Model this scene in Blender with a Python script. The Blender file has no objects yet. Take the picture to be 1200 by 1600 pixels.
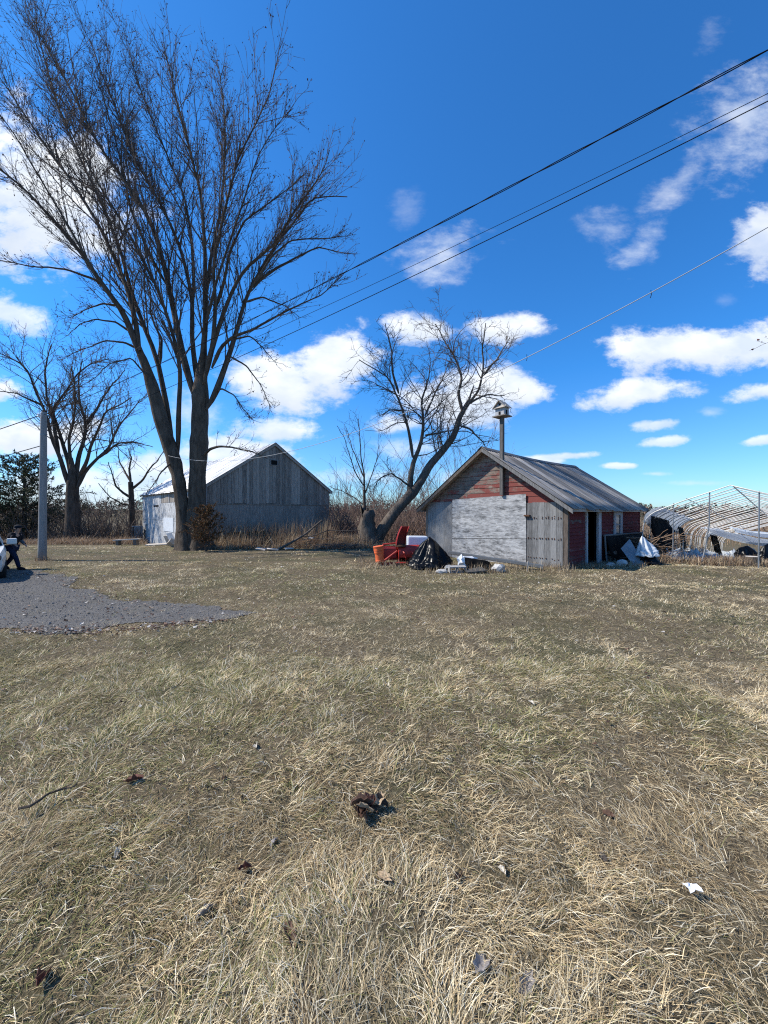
import bpy, bmesh, math, random
import numpy as np
from mathutils import Vector, Matrix, Euler

R = math.radians
rng = np.random.default_rng(11)
random.seed(5)
scene = bpy.context.scene
C = scene.collection

# ------------------------------------------------------------------ camera
EYE = 2.0                      # eye height above the lawn at the camera
cam_d = bpy.data.cameras.new('camera')
cam = bpy.data.objects.new('camera', cam_d); C.objects.link(cam)
cam.location = (0, 0, EYE); cam.rotation_euler = (R(90), 0, 0)
cam_d.sensor_fit = 'HORIZONTAL'; cam_d.sensor_width = 36; cam_d.lens = 18
cam_d.clip_start = 0.05; cam_d.clip_end = 3000
scene.camera = cam

# ------------------------------------------------------------------ view
scene.view_settings.view_transform = 'Standard'
scene.view_settings.look = 'None'
scene.view_settings.exposure = 0.45
scene.view_settings.gamma = 1.0
scene.view_settings.use_curve_mapping = False
scene.render.engine = 'CYCLES'
scene.cycles.max_bounces = 6
scene.cycles.transparent_max_bounces = 12
scene.cycles.use_denoising = False
scene.cycles.filter_width = 1.15

# ------------------------------------------------------------------ sun
SUN_AZ = R(-86)                # from +Y towards +X
SUN_EL = R(47)
sun_dir = Vector((math.sin(SUN_AZ) * math.cos(SUN_EL), math.cos(SUN_AZ) * math.cos(SUN_EL), math.sin(SUN_EL)))
sun_d = bpy.data.lights.new('sun', 'SUN'); sun_d.energy = 4.9; sun_d.angle = R(0.53); sun_d.color = (1.0, 0.94, 0.84)
sun = bpy.data.objects.new('sun', sun_d); C.objects.link(sun)
sun.rotation_euler = (-sun_dir).to_track_quat('-Z', 'Y').to_euler()
sun.location = (-30, 10, 40)

# ------------------------------------------------------------------ node helpers
def N(nt, typ, **kw):
    n = nt.nodes.new(typ)
    for k, v in kw.items():
        if k.startswith('i_'):
            key = k[2:]
            key = int(key) if key.isdigit() else key.replace('_', ' ')
            n.inputs[key].default_value = v
        else:
            setattr(n, k, v)
    return n
def L(nt, a, b): nt.links.new(a, b)
def math_n(nt, op, a, b=None, c=None, clamp=False):
    n = nt.nodes.new('ShaderNodeMath'); n.operation = op; n.use_clamp = clamp
    for i, v in enumerate((a, b, c)):
        if v is None: continue
        if isinstance(v, (int, float)): n.inputs[i].default_value = v
        else: L(nt, v, n.inputs[i])
    return n.outputs[0]
def mix_c(nt, fac, a, b, blend='MIX'):
    n = nt.nodes.new('ShaderNodeMix'); n.data_type = 'RGBA'; n.blend_type = blend
    for s, v in ((n.inputs[0], fac), (n.inputs[6], a), (n.inputs[7], b)):
        if isinstance(v, (int, float)): s.default_value = v
        elif isinstance(v, (tuple, list)): s.default_value = tuple(v) if len(v) == 4 else (*v, 1)
        else: L(nt, v, s)
    return n.outputs[2]
def ramp(nt, fac, stops, interp='LINEAR'):
    n = nt.nodes.new('ShaderNodeValToRGB'); cr = n.color_ramp; cr.interpolation = interp
    while len(cr.elements) < len(stops): cr.elements.new(0.5)
    for e, (p, c) in zip(cr.elements, stops):
        e.position = p; e.color = (c, c, c, 1) if isinstance(c, (int, float)) else (*c, 1)
    L(nt, fac, n.inputs[0])
    return n.outputs[0]

# ------------------------------------------------------------------ world: clear sky with scattered cumulus
world = bpy.data.worlds.new('World'); scene.world = world; world.use_nodes = True
wt = world.node_tree; wt.nodes.clear()
out = N(wt, 'ShaderNodeOutputWorld'); bg = N(wt, 'ShaderNodeBackground'); bg.inputs[1].default_value = 0.145
sky = N(wt, 'ShaderNodeTexSky', sky_type='NISHITA', sun_disc=False, sun_elevation=SUN_EL, sun_rotation=SUN_AZ,
        altitude=100, air_density=1.0, dust_density=0.3, ozone_density=2.2)
tc = N(wt, 'ShaderNodeTexCoord'); sep = N(wt, 'ShaderNodeSeparateXYZ'); L(wt, tc.outputs['Generated'], sep.inputs[0])
dx, dy, dz = sep.outputs
tintc = mix_c(wt, ramp(wt, dz, [(0.0, 0), (0.32, 1)]), (0.45, 0.68, 0.95), (0.20, 0.66, 1.10))
skyc = mix_c(wt, 1.0, sky.outputs[0], tintc, 'MULTIPLY')
yy = math_n(wt, 'MAXIMUM', dy, 0.08)
ab = N(wt, 'ShaderNodeCombineXYZ')
L(wt, math_n(wt, 'DIVIDE', dx, yy), ab.inputs[0]); L(wt, math_n(wt, 'DIVIDE', dz, yy), ab.inputs[1])
# soft noises on the cloud layer
pl = N(wt, 'ShaderNodeCombineXYZ'); zz = math_n(wt, 'ADD', math_n(wt, 'MAXIMUM', dz, 0.0), 0.22)
L(wt, math_n(wt, 'DIVIDE', dx, zz), pl.inputs[0]); L(wt, math_n(wt, 'DIVIDE', dy, zz), pl.inputs[1])
nA = N(wt, 'ShaderNodeTexNoise', i_Scale=4.2, i_Detail=9.0, i_Roughness=0.62, i_Distortion=0.25); L(wt, pl.outputs[0], nA.inputs['Vector'])
stretch = N(wt, 'ShaderNodeMapping'); stretch.inputs['Scale'].default_value = (1.0, 1.7, 1.0); L(wt, ab.outputs[0], stretch.inputs[0])
nB = N(wt, 'ShaderNodeTexNoise', i_Scale=5.5, i_Detail=12.0, i_Roughness=0.66, i_Distortion=0.1); L(wt, stretch.outputs[0], nB.inputs['Vector'])
noiseB = nB.outputs[0]
# (x, y, half width, half height, tilt, density) of the clouds, as angles on the sky
CL = [(70,300,175,135,-25,1.0),(20,490,75,33,-25,.8),(0,608,48,26,0,1),(50,682,130,42,0,1),(520,570,85,66,25,1),(425,600,100,50,-12,1),
      (430,672,80,26,-5,.9),(380,715,130,36,0,.9),(650,515,62,32,0,.95),(790,512,75,30,0,.95),(805,602,78,38,-8,1),(720,625,120,55,0,.9),
      (620,662,55,18,0,.8),(695,397,95,48,20,.62),(1005,385,62,30,40,.55),(950,358,50,34,-20,.4),(1165,190,90,120,-35,.6),(1065,275,90,35,50,.45),(1110,55,34,42,-30,.25),
      (1190,372,55,62,-20,.75),(1060,545,135,42,5,.95),(1180,545,120,48,0,.95),(995,615,105,26,8,.95),(1195,612,62,20,5,.9),(1028,663,44,12,6,.75),
      (1035,690,48,10,8,.75),(1110,645,30,10,0,.35),(1195,687,40,9,8,.8),(905,711,46,8,4,.8),(965,728,32,6,0,.8),(845,720,50,9,0,.8),
      (635,330,36,30,30,.2),(1130,470,25,12,0,.12),(150,765,190,42,0,.75),(250,735,120,30,0,.8),(560,745,120,18,0,.6),(1025,740,30,4,0,.5),(1090,755,60,5,0,.35),
      (650,700,80,22,0,.7),(300,640,60,40,0,.6),(720,745,60,16,0,.6),
      (-150,420,120,60,0,.8),(-260,640,150,50,0,.9),(1400,450,140,60,0,.9),(1500,640,160,40,0,.9),(1380,720,120,16,0,.7)]
dens = None; base = None
for (cx, cy, rx, ry, rot, st) in CL:
    mp = N(wt, 'ShaderNodeMapping', vector_type='TEXTURE')
    mp.inputs['Location'].default_value = ((cx - 600) / 600, (800 - cy) / 600, 0)
    mp.inputs['Rotation'].default_value = (0, 0, R(rot)); mp.inputs['Scale'].default_value = (rx / 600, ry / 600, 1)
    L(wt, ab.outputs[0], mp.inputs[0])
    ln = N(wt, 'ShaderNodeVectorMath', operation='LENGTH'); L(wt, mp.outputs[0], ln.inputs[0])
    v = math_n(wt, 'SUBTRACT', 1.0, ln.outputs['Value'])                       # 1 in the middle, 0 at the rim
    amp = 2.6 if st > .7 else 3.6
    v = math_n(wt, 'MULTIPLY_ADD', math_n(wt, 'SUBTRACT', noiseB, 0.5), amp, v)
    wide = .58 if st > .7 else 1.3
    mr = N(wt, 'ShaderNodeMapRange', interpolation_type='SMOOTHSTEP'); mr.inputs[1].default_value = 0.0; mr.inputs[2].default_value = wide; mr.inputs[4].default_value = st
    L(wt, v, mr.inputs[0])
    # far from the cloud's middle nothing may show
    mr2 = N(wt, 'ShaderNodeMapRange'); mr2.inputs[1].default_value = 1.5; mr2.inputs[2].default_value = 1.05; L(wt, ln.outputs['Value'], mr2.inputs[0])
    v = math_n(wt, 'MULTIPLY', mr.outputs[0], mr2.outputs[0])
    dens = v if dens is None else math_n(wt, 'MAXIMUM', dens, v)
    if st > .7:
        sy = N(wt, 'ShaderNodeSeparateXYZ'); L(wt, mp.outputs[0], sy.inputs[0])
        lo = math_n(wt, 'MULTIPLY', v, math_n(wt, 'MULTIPLY_ADD', sy.outputs[1], -1.1, .15, clamp=True))
        base = lo if base is None else math_n(wt, 'MAXIMUM', base, lo)
front = N(wt, 'ShaderNodeMapRange'); front.inputs[1].default_value = 0.12; front.inputs[2].default_value = 0.3; L(wt, dy, front.inputs[0])
back = N(wt, 'ShaderNodeMapRange', interpolation_type='SMOOTHSTEP'); back.inputs[1].default_value = 0.56; back.inputs[2].default_value = 0.7; L(wt, nA.outputs[0], back.inputs[0])
dens = mix_c(wt, front.outputs[0], back.outputs[0], dens)
nC = N(wt, 'ShaderNodeTexNoise', i_Scale=9.0, i_Detail=6.0); L(wt, stretch.outputs[0], nC.inputs['Vector'])
cloudc = mix_c(wt, ramp(wt, nC.outputs[0], [(0.35, 0.0), (0.65, 1.0)]), (4.1, 4.6, 5.4), (5.7, 5.85, 6.0))
cloudc = mix_c(wt, math_n(wt, 'MULTIPLY', base, .75, clamp=True), cloudc, (3.3, 3.8, 4.6))
allc = mix_c(wt, dens, skyc, cloudc)
L(wt, allc, bg.inputs[0]); L(wt, bg.outputs[0], out.inputs[0])

# ------------------------------------------------------------------ numeric noise
def _hash(ix, iy, seed):
    h = (ix.astype(np.int64) * 374761393 + iy.astype(np.int64) * 668265263 + seed * 1442695041) & 0xffffffff
    h = ((h ^ (h >> 13)) * 1274126177) & 0xffffffff
    return ((h ^ (h >> 16)) & 0xffff) / 65535.0
def vnoise(x, y, seed=0):
    x = np.asarray(x, float); y = np.asarray(y, float)
    ix = np.floor(x); iy = np.floor(y); fx = x - ix; fy = y - iy
    fx = fx * fx * (3 - 2 * fx); fy = fy * fy * (3 - 2 * fy)
    a = _hash(ix, iy, seed); b = _hash(ix + 1, iy, seed); c = _hash(ix, iy + 1, seed); d = _hash(ix + 1, iy + 1, seed)
    return (a * (1 - fx) + b * fx) * (1 - fy) + (c * (1 - fx) + d * fx) * fy
def fbm(x, y, seed=0, o=4):
    s = 0; a = 0.5; t = 0
    for i in range(o):
        s = s + a * vnoise(x * 2 ** i, y * 2 ** i, seed + i * 17); t += a; a *= 0.5
    return s / t
def soft(t): return np.log1p(np.exp(np.clip(t, -30, 30))) + np.maximum(t - 30, 0)
def sig(t): return 1 / (1 + np.exp(-np.clip(t, -40, 40)))

GX, GY = 0.755, 0.656          # the polytunnel's axis on the ground
def gz(x, y):
    x = np.asarray(x, float); y = np.asarray(y, float)
    r = np.hypot(x, y)
    z = 0.16 * (fbm(x * .22, y * .22, 3, 3) - .5) + 0.07 * (fbm(x * 1.1, y * 1.1, 8, 2) - .5) * np.clip(1.4 - r / 25, 0, 1)
    z = z * np.clip(r / 3, 0.3, 1)
    drop = 0.062 * soft(y - 20.5)
    z = z - 1.3 * np.tanh(drop / 1.3) * sig((-x - 5) / 1.6)
    w = (x - 12.8) * GX + (y - 14.1) * GY
    z = z - 2.6 * np.tanh(0.081 * soft(w) / 2.6) * sig((x - 7) / 2)
    z = z + 0.018 * 25 * soft((r - 110) / 25) - 0.018 * 25 * soft((r - 420) / 25)
    return z
def gz1(x, y): return float(gz(np.array([x]), np.array([y]))[0])
def at(px, py, d):             # where a thing seen at (px, py) of the 1200x1600 photograph stands, d metres ahead
    return np.array([(px - 600) / 600 * d, d, EYE + (800 - py) / 600 * d])
def on_ground(px, d): 
    x = (px - 600) / 600 * d
    return np.array([x, d, gz1(x, d)])

# ------------------------------------------------------------------ objects
def tag(o, label=None, cat=None, group=None, kind=None):
    if label: o['label'] = label
    if cat: o['category'] = cat
    if group: o['group'] = group
    if kind: o['kind'] = kind
    return o
def empty(name, loc, rot=(0, 0, 0), label=None, cat=None, group=None):
    o = bpy.data.objects.new(name, None); C.objects.link(o)
    o.empty_display_size = 0.2
    o.location = loc; o.rotation_euler = rot
    return tag(o, label, cat, group)
def raw_mesh(name, verts, faces_flat, counts, mats, smooth=False, tint=None, midx=None):
    me = bpy.data.meshes.new(name)
    verts = np.asarray(verts, np.float32).reshape(-1, 3)
    faces_flat = np.asarray(faces_flat, np.int32).ravel()
    me.vertices.add(len(verts)); me.vertices.foreach_set('co', verts.ravel())
    me.loops.add(len(faces_flat)); me.loops.foreach_set('vertex_index', faces_flat)
    if isinstance(counts, int): counts = np.full(len(faces_flat) // counts, counts, np.int32)
    counts = np.asarray(counts, np.int32)
    me.polygons.add(len(counts))
    me.polygons.foreach_set('loop_start', np.concatenate([[0], np.cumsum(counts)[:-1]]).astype(np.int32))
    me.polygons.foreach_set('loop_total', counts)
    if midx is not None: me.polygons.foreach_set('material_index', np.asarray(midx, np.int32))
    me.polygons.foreach_set('use_smooth', np.full(len(counts), bool(smooth)))
    if tint is not None:
        at_ = me.attributes.new('tint', 'FLOAT_COLOR', 'POINT')
        at_.data.foreach_set('color', np.asarray(tint, np.float32).ravel())
    me.update(calc_edges=True)
    for m in (mats if isinstance(mats, (list, tuple)) else [mats]): me.materials.append(m)
    return me
def link(name, me, parent=None, loc=(0, 0, 0), rot=(0, 0, 0)):
    o = bpy.data.objects.new(name, me); C.objects.link(o)
    o.location = loc; o.rotation_euler = rot
    if parent is not None: o.parent = parent
    return o

class MB:                       # collects simple solids; build() links them as one mesh object
    def __init__(s): s.v = []; s.f = []
    def add(s, vs, fs):
        b = len(s.v); s.v += [tuple(map(float, p)) for p in vs]; s.f += [tuple(i + b for i in f) for f in fs]; return s
    def box(s, lo, hi, m=None, jit=0.0):
        (x0, y0, z0), (x1, y1, z1) = lo, hi
        vs = [(x0,y0,z0),(x1,y0,z0),(x1,y1,z0),(x0,y1,z0),(x0,y0,z1),(x1,y0,z1),(x1,y1,z1),(x0,y1,z1)]
        if jit: vs = [tuple(c + random.uniform(-jit, jit) for c in p) for p in vs]
        if m is not None: vs = [tuple(m @ Vector(p)) for p in vs]
        return s.add(vs, [(0,3,2,1),(4,5,6,7),(0,1,5,4),(1,2,6,5),(2,3,7,6),(3,0,4,7)])
    def quadslab(s, pts, th):   # a flat four-cornered sheet with thickness th along its normal
        p = [Vector(q) for q in pts]; n = (p[1] - p[0]).cross(p[3] - p[0]).normalized() * th
        vs = p + [q + n for q in p]
        return s.add(vs, [(0,3,2,1),(4,5,6,7),(0,1,5,4),(1,2,6,5),(2,3,7,6),(3,0,4,7)])
    def tube(s, pts, rad, sides=8, caps=True):
        pts = [Vector(p) for p in pts]; n = len(pts)
        if isinstance(rad, (int, float)): rad = [rad] * n
        t0 = (pts[-1] - pts[0]); t0 = t0.normalized() if t0.length > 1e-6 else (pts[1]-pts[0]).normalized()
        ref = Vector((0, 0, 1)) if abs(t0.z) < .8 else Vector((1, 0.1, 0))
        b = len(s.v)
        for i, p in enumerate(pts):
            t = (pts[min(i + 1, n - 1)] - pts[max(i - 1, 0)]).normalized()
            u = t.cross(ref).normalized(); w = t.cross(u)
            for k in range(sides):
                a = 2 * math.pi * k / sides
                s.v.append(tuple(p + (u * math.cos(a) + w * math.sin(a)) * rad[i]))
        for i in range(n - 1):
            for k in range(sides):
                k2 = (k + 1) % sides
                s.f.append((b+i*sides+k, b+i*sides+k2, b+(i+1)*sides+k2, b+(i+1)*sides+k))
        if caps:
            s.f.append(tuple(b + k for k in range(sides))[::-1]); s.f.append(tuple(b+(n-1)*sides+k for k in range(sides)))
        return s
    def lathe(s, prof, c=(0, 0, 0), sides=16, m=None):   # prof: (r, z) from bottom to top
        b = len(s.v)
        for r, z in prof:
            for k in range(sides):
                a = 2 * math.pi * k / sides
                p = Vector((r * math.cos(a), r * math.sin(a), z))
                if m is not None: p = m @ p
                s.v.append(tuple(p + Vector(c)))
        for i in range(len(prof) - 1):
            for k in range(sides):
                k2 = (k + 1) % sides
                s.f.append((b+i*sides+k, b+i*sides+k2, b+(i+1)*sides+k2, b+(i+1)*sides+k))
        s.f.append(tuple(b + k for k in range(sides))[::-1]); s.f.append(tuple(b+(len(prof)-1)*sides+k for k in range(sides)))
        return s
    def grid(s, P):             # P: rows x cols x 3
        P = np.asarray(P, float); r, c, _ = P.shape; b = len(s.v)
        s.v += [tuple(q) for q in P.reshape(-1, 3)]
        for i in range(r - 1):
            for j in range(c - 1): s.f.append((b+i*c+j, b+i*c+j+1, b+(i+1)*c+j+1, b+(i+1)*c+j))
        return s
    def mesh(s, name, mat, smooth=False):
        me = bpy.data.meshes.new(name); me.from_pydata(s.v, [], s.f); me.materials.append(mat)
        if smooth: me.polygons.foreach_set('use_smooth', np.ones(len(me.polygons), bool))
        me.update(); return me
    def build(s, name, mat, parent=None, loc=(0, 0, 0), smooth=False, bevel=0, solid=0, rot=(0, 0, 0)):
        o = link(name, s.mesh(name, mat, smooth), parent, loc, rot)
        if solid: m = o.modifiers.new('thickness', 'SOLIDIFY'); m.thickness = solid; m.offset = 0
        if bevel: m = o.modifiers.new('edge', 'BEVEL'); m.width = bevel; m.segments = 2; m.limit_method = 'ANGLE'
        return o

# ------------------------------------------------------------------ materials
def new_mat(name, rough=0.8, spec=0.3, metal=0.0):
    m = bpy.data.materials.new(name); m.use_nodes = True; nt = m.node_tree
    b = nt.nodes['Principled BSDF']; b.inputs['Roughness'].default_value = rough
    b.inputs['Specular IOR Level'].default_value = spec; b.inputs['Metallic'].default_value = metal
    return m, nt, b
def coords(nt, scale=(1, 1, 1), kind='Object', rand=True):
    t = N(nt, 'ShaderNodeTexCoord'); m = N(nt, 'ShaderNodeMapping'); m.inputs['Scale'].default_value = scale
    src = t.outputs[kind]
    if rand:
        oi = N(nt, 'ShaderNodeObjectInfo'); ad = N(nt, 'ShaderNodeVectorMath', operation='MULTIPLY_ADD')
        cb = N(nt, 'ShaderNodeCombineXYZ')
        for i in range(3): L(nt, oi.outputs['Random'], cb.inputs[i])
        L(nt, cb.outputs[0], ad.inputs[0]); ad.inputs[1].default_value = (37.0, 91.0, 53.0); L(nt, src, ad.inputs[2]); src = ad.outputs[0]
    L(nt, src, m.inputs[0]); return m.outputs[0]
def noise(nt, vec, scale=5, detail=4, rough=.55, dist=0):
    n = N(nt, 'ShaderNodeTexNoise', i_Scale=scale, i_Detail=detail, i_Roughness=rough, i_Distortion=dist); L(nt, vec, n.inputs['Vector']); return n.outputs[0]
def bump(nt, b, h, strength=.4, dist=.02):
    n = N(nt, 'ShaderNodeBump'); n.inputs['Strength'].default_value = strength; n.inputs['Distance'].default_value = dist
    L(nt, h, n.inputs['Height']); L(nt, n.outputs[0], b.inputs['Normal'])
def obj_rand(nt): return N(nt, 'ShaderNodeObjectInfo').outputs['Random']

def plain(name, col, rough=.6, spec=.4, metal=0, var=.25, scale=6, bmp=0.0):
    m, nt, b = new_mat(name, rough, spec, metal)
    n = noise(nt, coords(nt), scale, 6, .6)
    dark = tuple(c * (1 - var) for c in col); lite = tuple(min(1, c * (1 + var)) for c in col)
    L(nt, mix_c(nt, ramp(nt, n, [(.3, 0), (.7, 1)]), dark, lite), b.inputs['Base Color'])
    if bmp: bump(nt, b, n, bmp, .02)
    return m
def wood(name, c_dark, c_lite, grain=(1, 1, 12), paint=None, paint_cover=.5, rough=.9, fade=None):
    """weathered board; grain runs along the axis with the smallest scale"""
    m, nt, b = new_mat(name, rough, .15)
    v = coords(nt, grain); n1 = noise(nt, v, 3.5, 8, .65, .4); n2 = noise(nt, coords(nt, tuple(g * 3 for g in grain)), 6, 3, .6)
    n3 = noise(nt, coords(nt), 2.6, 6, .65)
    f = math_n(nt, 'ADD', math_n(nt, 'MULTIPLY', n1, .7), math_n(nt, 'MULTIPLY', n2, .3))
    f = math_n(nt, 'ADD', f, math_n(nt, 'MULTIPLY', math_n(nt, 'SUBTRACT', obj_rand(nt), .5), .22))
    col = mix_c(nt, ramp(nt, f, [(.32, 0), (.66, 1)]), c_dark, c_lite)
    if paint is not None:
        k = math_n(nt, 'ADD', math_n(nt, 'MULTIPLY', n1, .55), math_n(nt, 'MULTIPLY', n3, .45))
        k = math_n(nt, 'ADD', k, math_n(nt, 'MULTIPLY', math_n(nt, 'SUBTRACT', obj_rand(nt), .5), .15))
        k = math_n(nt, 'ADD', k, paint_cover - .5)
        if fade:                # paint survives best low down and towards one side
            sp_ = N(nt, 'ShaderNodeSeparateXYZ'); L(nt, N(nt, 'ShaderNodeTexCoord').outputs['Object'], sp_.inputs[0])
            k = math_n(nt, 'ADD', k, math_n(nt, 'MULTIPLY_ADD', sp_.outputs[2], fade[0], -3.0 * fade[0])); k = math_n(nt, 'ADD', k, math_n(nt, 'MULTIPLY_ADD', sp_.outputs[1], fade[1], -2.6 * fade[1]))
        pk = ramp(nt, k, [(.47, 0), (.53, 1)])
        pc = mix_c(nt, n2, tuple(c * .6 for c in paint), tuple(c * 1.35 for c in paint))
        col = mix_c(nt, pk, col, pc)
    L(nt, col, b.inputs['Base Color']); bump(nt, b, f, .5, .012)
    return m
def osb(name, base=(.29, .285, .28), lite=(.47, .465, .455), dark=(.10, .10, .10), sc=(1, 1, 1)):
    m, nt, b = new_mat(name, .85, .2)
    v = coords(nt, sc)
    wob = noise(nt, v, 6, 3)
    vm = N(nt, 'ShaderNodeVectorMath', operation='MULTIPLY_ADD'); L(nt, wob, vm.inputs[0]); vm.inputs[1].default_value = (.25, .25, .25); L(nt, v, vm.inputs[2])
    vo = N(nt, 'ShaderNodeTexVoronoi', i_Scale=13.0); L(nt, vm.outputs[0], vo.inputs['Vector'])
    sp = N(nt, 'ShaderNodeSeparateColor'); L(nt, vo.outputs['Color'], sp.inputs[0])
    n = noise(nt, v, 4.2, 8, .75); n2 = noise(nt, coords(nt), .8, 4)
    c = mix_c(nt, ramp(nt, sp.outputs[0], [(.1, 0), (.9, 1)]), base, lite)
    c = mix_c(nt, ramp(nt, n, [(.36, 1), (.50, 0)]), c, dark)
    c = mix_c(nt, ramp(nt, n, [(.54, 0), (.66, .7)]), c, tuple(min(1, q * 1.25) for q in lite))
    c = mix_c(nt, ramp(nt, n2, [(.3, .18), (.7, 0)]), c, dark)
    L(nt, c, b.inputs['Base Color']); bump(nt, b, sp.outputs[1], .3, .006)
    return m
def bark(name, c1, c2, sc=7):
    m, nt, b = new_mat(name, .95, .1)
    n = noise(nt, coords(nt, (1, 1, .22)), sc, 8, .7, .6); n2 = noise(nt, coords(nt), 1.2, 3)
    f = math_n(nt, 'ADD', math_n(nt, 'MULTIPLY', n, .75), math_n(nt, 'MULTIPLY', n2, .25))
    L(nt, mix_c(nt, ramp(nt, f, [(.35, 0), (.65, 1)]), c1, c2), b.inputs['Base Color']); bump(nt, b, n, .9, .06)
    return m
def tinted(name, trans=.25, rough=.75, spec=.12):
    m = bpy.data.materials.new(name); m.use_nodes = True; nt = m.node_tree; nt.nodes.clear()
    o = N(nt, 'ShaderNodeOutputMaterial'); a = N(nt, 'ShaderNodeAttribute', attribute_name='tint')
    p = N(nt, 'ShaderNodeBsdfPrincipled'); p.inputs['Roughness'].default_value = rough; p.inputs['Specular IOR Level'].default_value = spec
    t = N(nt, 'ShaderNodeBsdfTranslucent'); mx = N(nt, 'ShaderNodeMixShader'); mx.inputs[0].default_value = trans
    L(nt, a.outputs['Color'], p.inputs['Base Color']); L(nt, a.outputs['Color'], t.inputs[0])
    L(nt, p.outputs[0], mx.inputs[1]); L(nt, t.outputs[0], mx.inputs[2]); L(nt, mx.outputs[0], o.inputs[0])
    return m
def sheet_metal(name, c1, c2, rust=(.16, .09, .05), rust_amt=.3, rough=.45, metal=.5, streak=(2.2, .12, .12)):
    m, nt, b = new_mat(name, rough, .5, metal)
    n = noise(nt, coords(nt, (1, 1, 1)), 1.6, 7, .65); n2 = noise(nt, coords(nt, streak), 4, 5, .7)
    c = mix_c(nt, ramp(nt, n2, [(.3, 0), (.7, 1)]), c1, c2)
    c = mix_c(nt, obj_rand(nt), c, tuple(x * .8 for x in c1))
    c = mix_c(nt, ramp(nt, n, [(.5 + .2 * (1 - rust_amt), 0), (.78, .8)]), c, rust)
    L(nt, c, b.inputs['Base Color']); L(nt, ramp(nt, n, [(.3, rough * .8), (.7, min(1, rough * 1.4))]), b.inputs['Roughness'])
    return m
def tarp(name, col, rough=.3, spec=.5, bmp=.3, trans=0):
    m, nt, b = new_mat(name, rough, spec)
    v = coords(nt); n = noise(nt, v, 7, 5, .6, .8)
    L(nt, mix_c(nt, noise(nt, v, 2, 4), tuple(c * .6 for c in col), tuple(min(1, c * 1.3) for c in col)), b.inputs['Base Color'])
    bump(nt, b, n, bmp * .4, .01)
    if trans:
        o_ = [q for q in nt.nodes if q.type == 'OUTPUT_MATERIAL'][0]; t = N(nt, 'ShaderNodeBsdfTranslucent'); t.inputs[0].default_value = (*col, 1); mx = N(nt, 'ShaderNodeMixShader'); mx.inputs[0].default_value = trans
        L(nt, b.outputs[0], mx.inputs[1]); L(nt, t.outputs[0], mx.inputs[2]); L(nt, mx.outputs[0], o_.inputs[0])
    return m

M = {}
M['plank_front'] = wood('peeling_red_plank', (.105, .085, .07), (.40, .33, .27), (5, 1.0, 9), (.20, .062, .052), .555, .9, (-.075, -.03))
M['plank_side'] = wood('red_painted_plank', (.09, .07, .06), (.32, .27, .25), (1.0, 5, 9), (.125, .026, .028), .60)
M['grey_wood'] = wood('grey_weathered_wood', (.085, .082, .08), (.27, .265, .257), (7, 7, .8))
M['grey_wood_dark'] = wood('dark_weathered_wood', (.115, .10, .086), (.44, .39, .335), (9, 9, .7))
M['brown_wood'] = wood('brown_weathered_wood', (.07, .055, .045), (.22, .18, .15), (6, 6, .9))
M['pale_wood'] = wood('pale_bare_wood', (.30, .26, .22), (.58, .52, .45), (3, 3, 3))
M['trim_white'] = wood('worn_pale_trim', (.22, .22, .225), (.48, .48, .49), (6, 6, .9))
M['post_wood'] = wood('dark_post_wood', (.05, .047, .044), (.17, .16, .15), (6, 6, .8))
M['osb'] = osb('grey_flake_board', sc=(1, .55, 1.9))
M['osb_barn'] = osb('pale_flake_board', (.40, .40, .40), (.58, .58, .575), (.18, .18, .18), (1, 1, .8))  # paler board tones than on the shed front
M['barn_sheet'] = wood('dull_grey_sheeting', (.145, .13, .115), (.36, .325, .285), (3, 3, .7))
M['osb_dark'] = osb('dull_flake_board', (.21, .20, .18), (.34, .32, .295), (.10, .094, .086), (1, 1, .8))
M['roof_shed'] = sheet_metal('weathered_corrugated_metal', (.095, .086, .078), (.52, .485, .44), (.10, .075, .06), .45, .6, .1)  # pale streaks: weathering, plus highlights along the corrugations put into the colour
M['roof_barn'] = sheet_metal('pale_roof_metal', (.50, .51, .52), (.68, .69, .70), (.35, .30, .26), .2, .4, .3, (.12, 2.2, .12))
M['bark'] = bark('maple_bark', (.042, .033, .025), (.165, .128, .097))
M['bark_old'] = bark('old_willow_bark', (.05, .04, .033), (.19, .155, .125), 9)
M['bark_far'] = bark('dark_bark', (.035, .028, .022), (.13, .10, .08))
M['twig'] = plain('twig_bark', (.14, .107, .087), .9, .1, 0, .35, 3)
M['twig_red'] = plain('reddish_twig_bark', (.20, .138, .112), .9, .1, 0, .45, 1.5)
M['twig_tan'] = plain('tan_twig_bark', (.24, .165, .115), .9, .1, 0, .4, 1.5)
M['bud'] = plain('flower_bud', (.10, .045, .04), .8, .2, 0, .3, 3)
M['grass'] = tinted('dry_grass_blade', .22)
M['weed'] = tinted('dead_weed_stalk', .2, .85, .1)
M['needle'] = tinted('conifer_needle', .15, .7, .2)
M['leaf'] = tinted('dead_leaf', .2, .7, .3)
M['stone'] = plain('gravel_stone', (.165, .157, .148), .9, .2, 0, .4, 8)
M['black_matte'] = tarp('dull_black_plastic_sheet', (.006, .006, .0065), .75, .04)
M['slab_dark'] = plain('dark_slab', (.07, .068, .066), .85, .2, 0, .35, 7, .3)
M['black_tarp'] = tarp('black_plastic_sheet', (.0045, .0045, .005), .3, .2)
M['white_tarp'] = tarp('greyish_white_plastic_sheet', (.62, .65, .68), .4, .4)
M['clear_poly'] = tarp('pale_tunnel_plastic', (.74, .77, .81), .35, .5, .3, .55)
M['concrete'] = plain('concrete', (.30, .295, .29), .9, .2, 0, .2, 9, .3)
M['red_paint'] = plain('faded_red_paint', (.42, .035, .022), .5, .4, 0, .3, 4)
M['dark_red'] = plain('dark_red_paint', (.26, .022, .02), .5, .4, 0, .3, 4)
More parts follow.
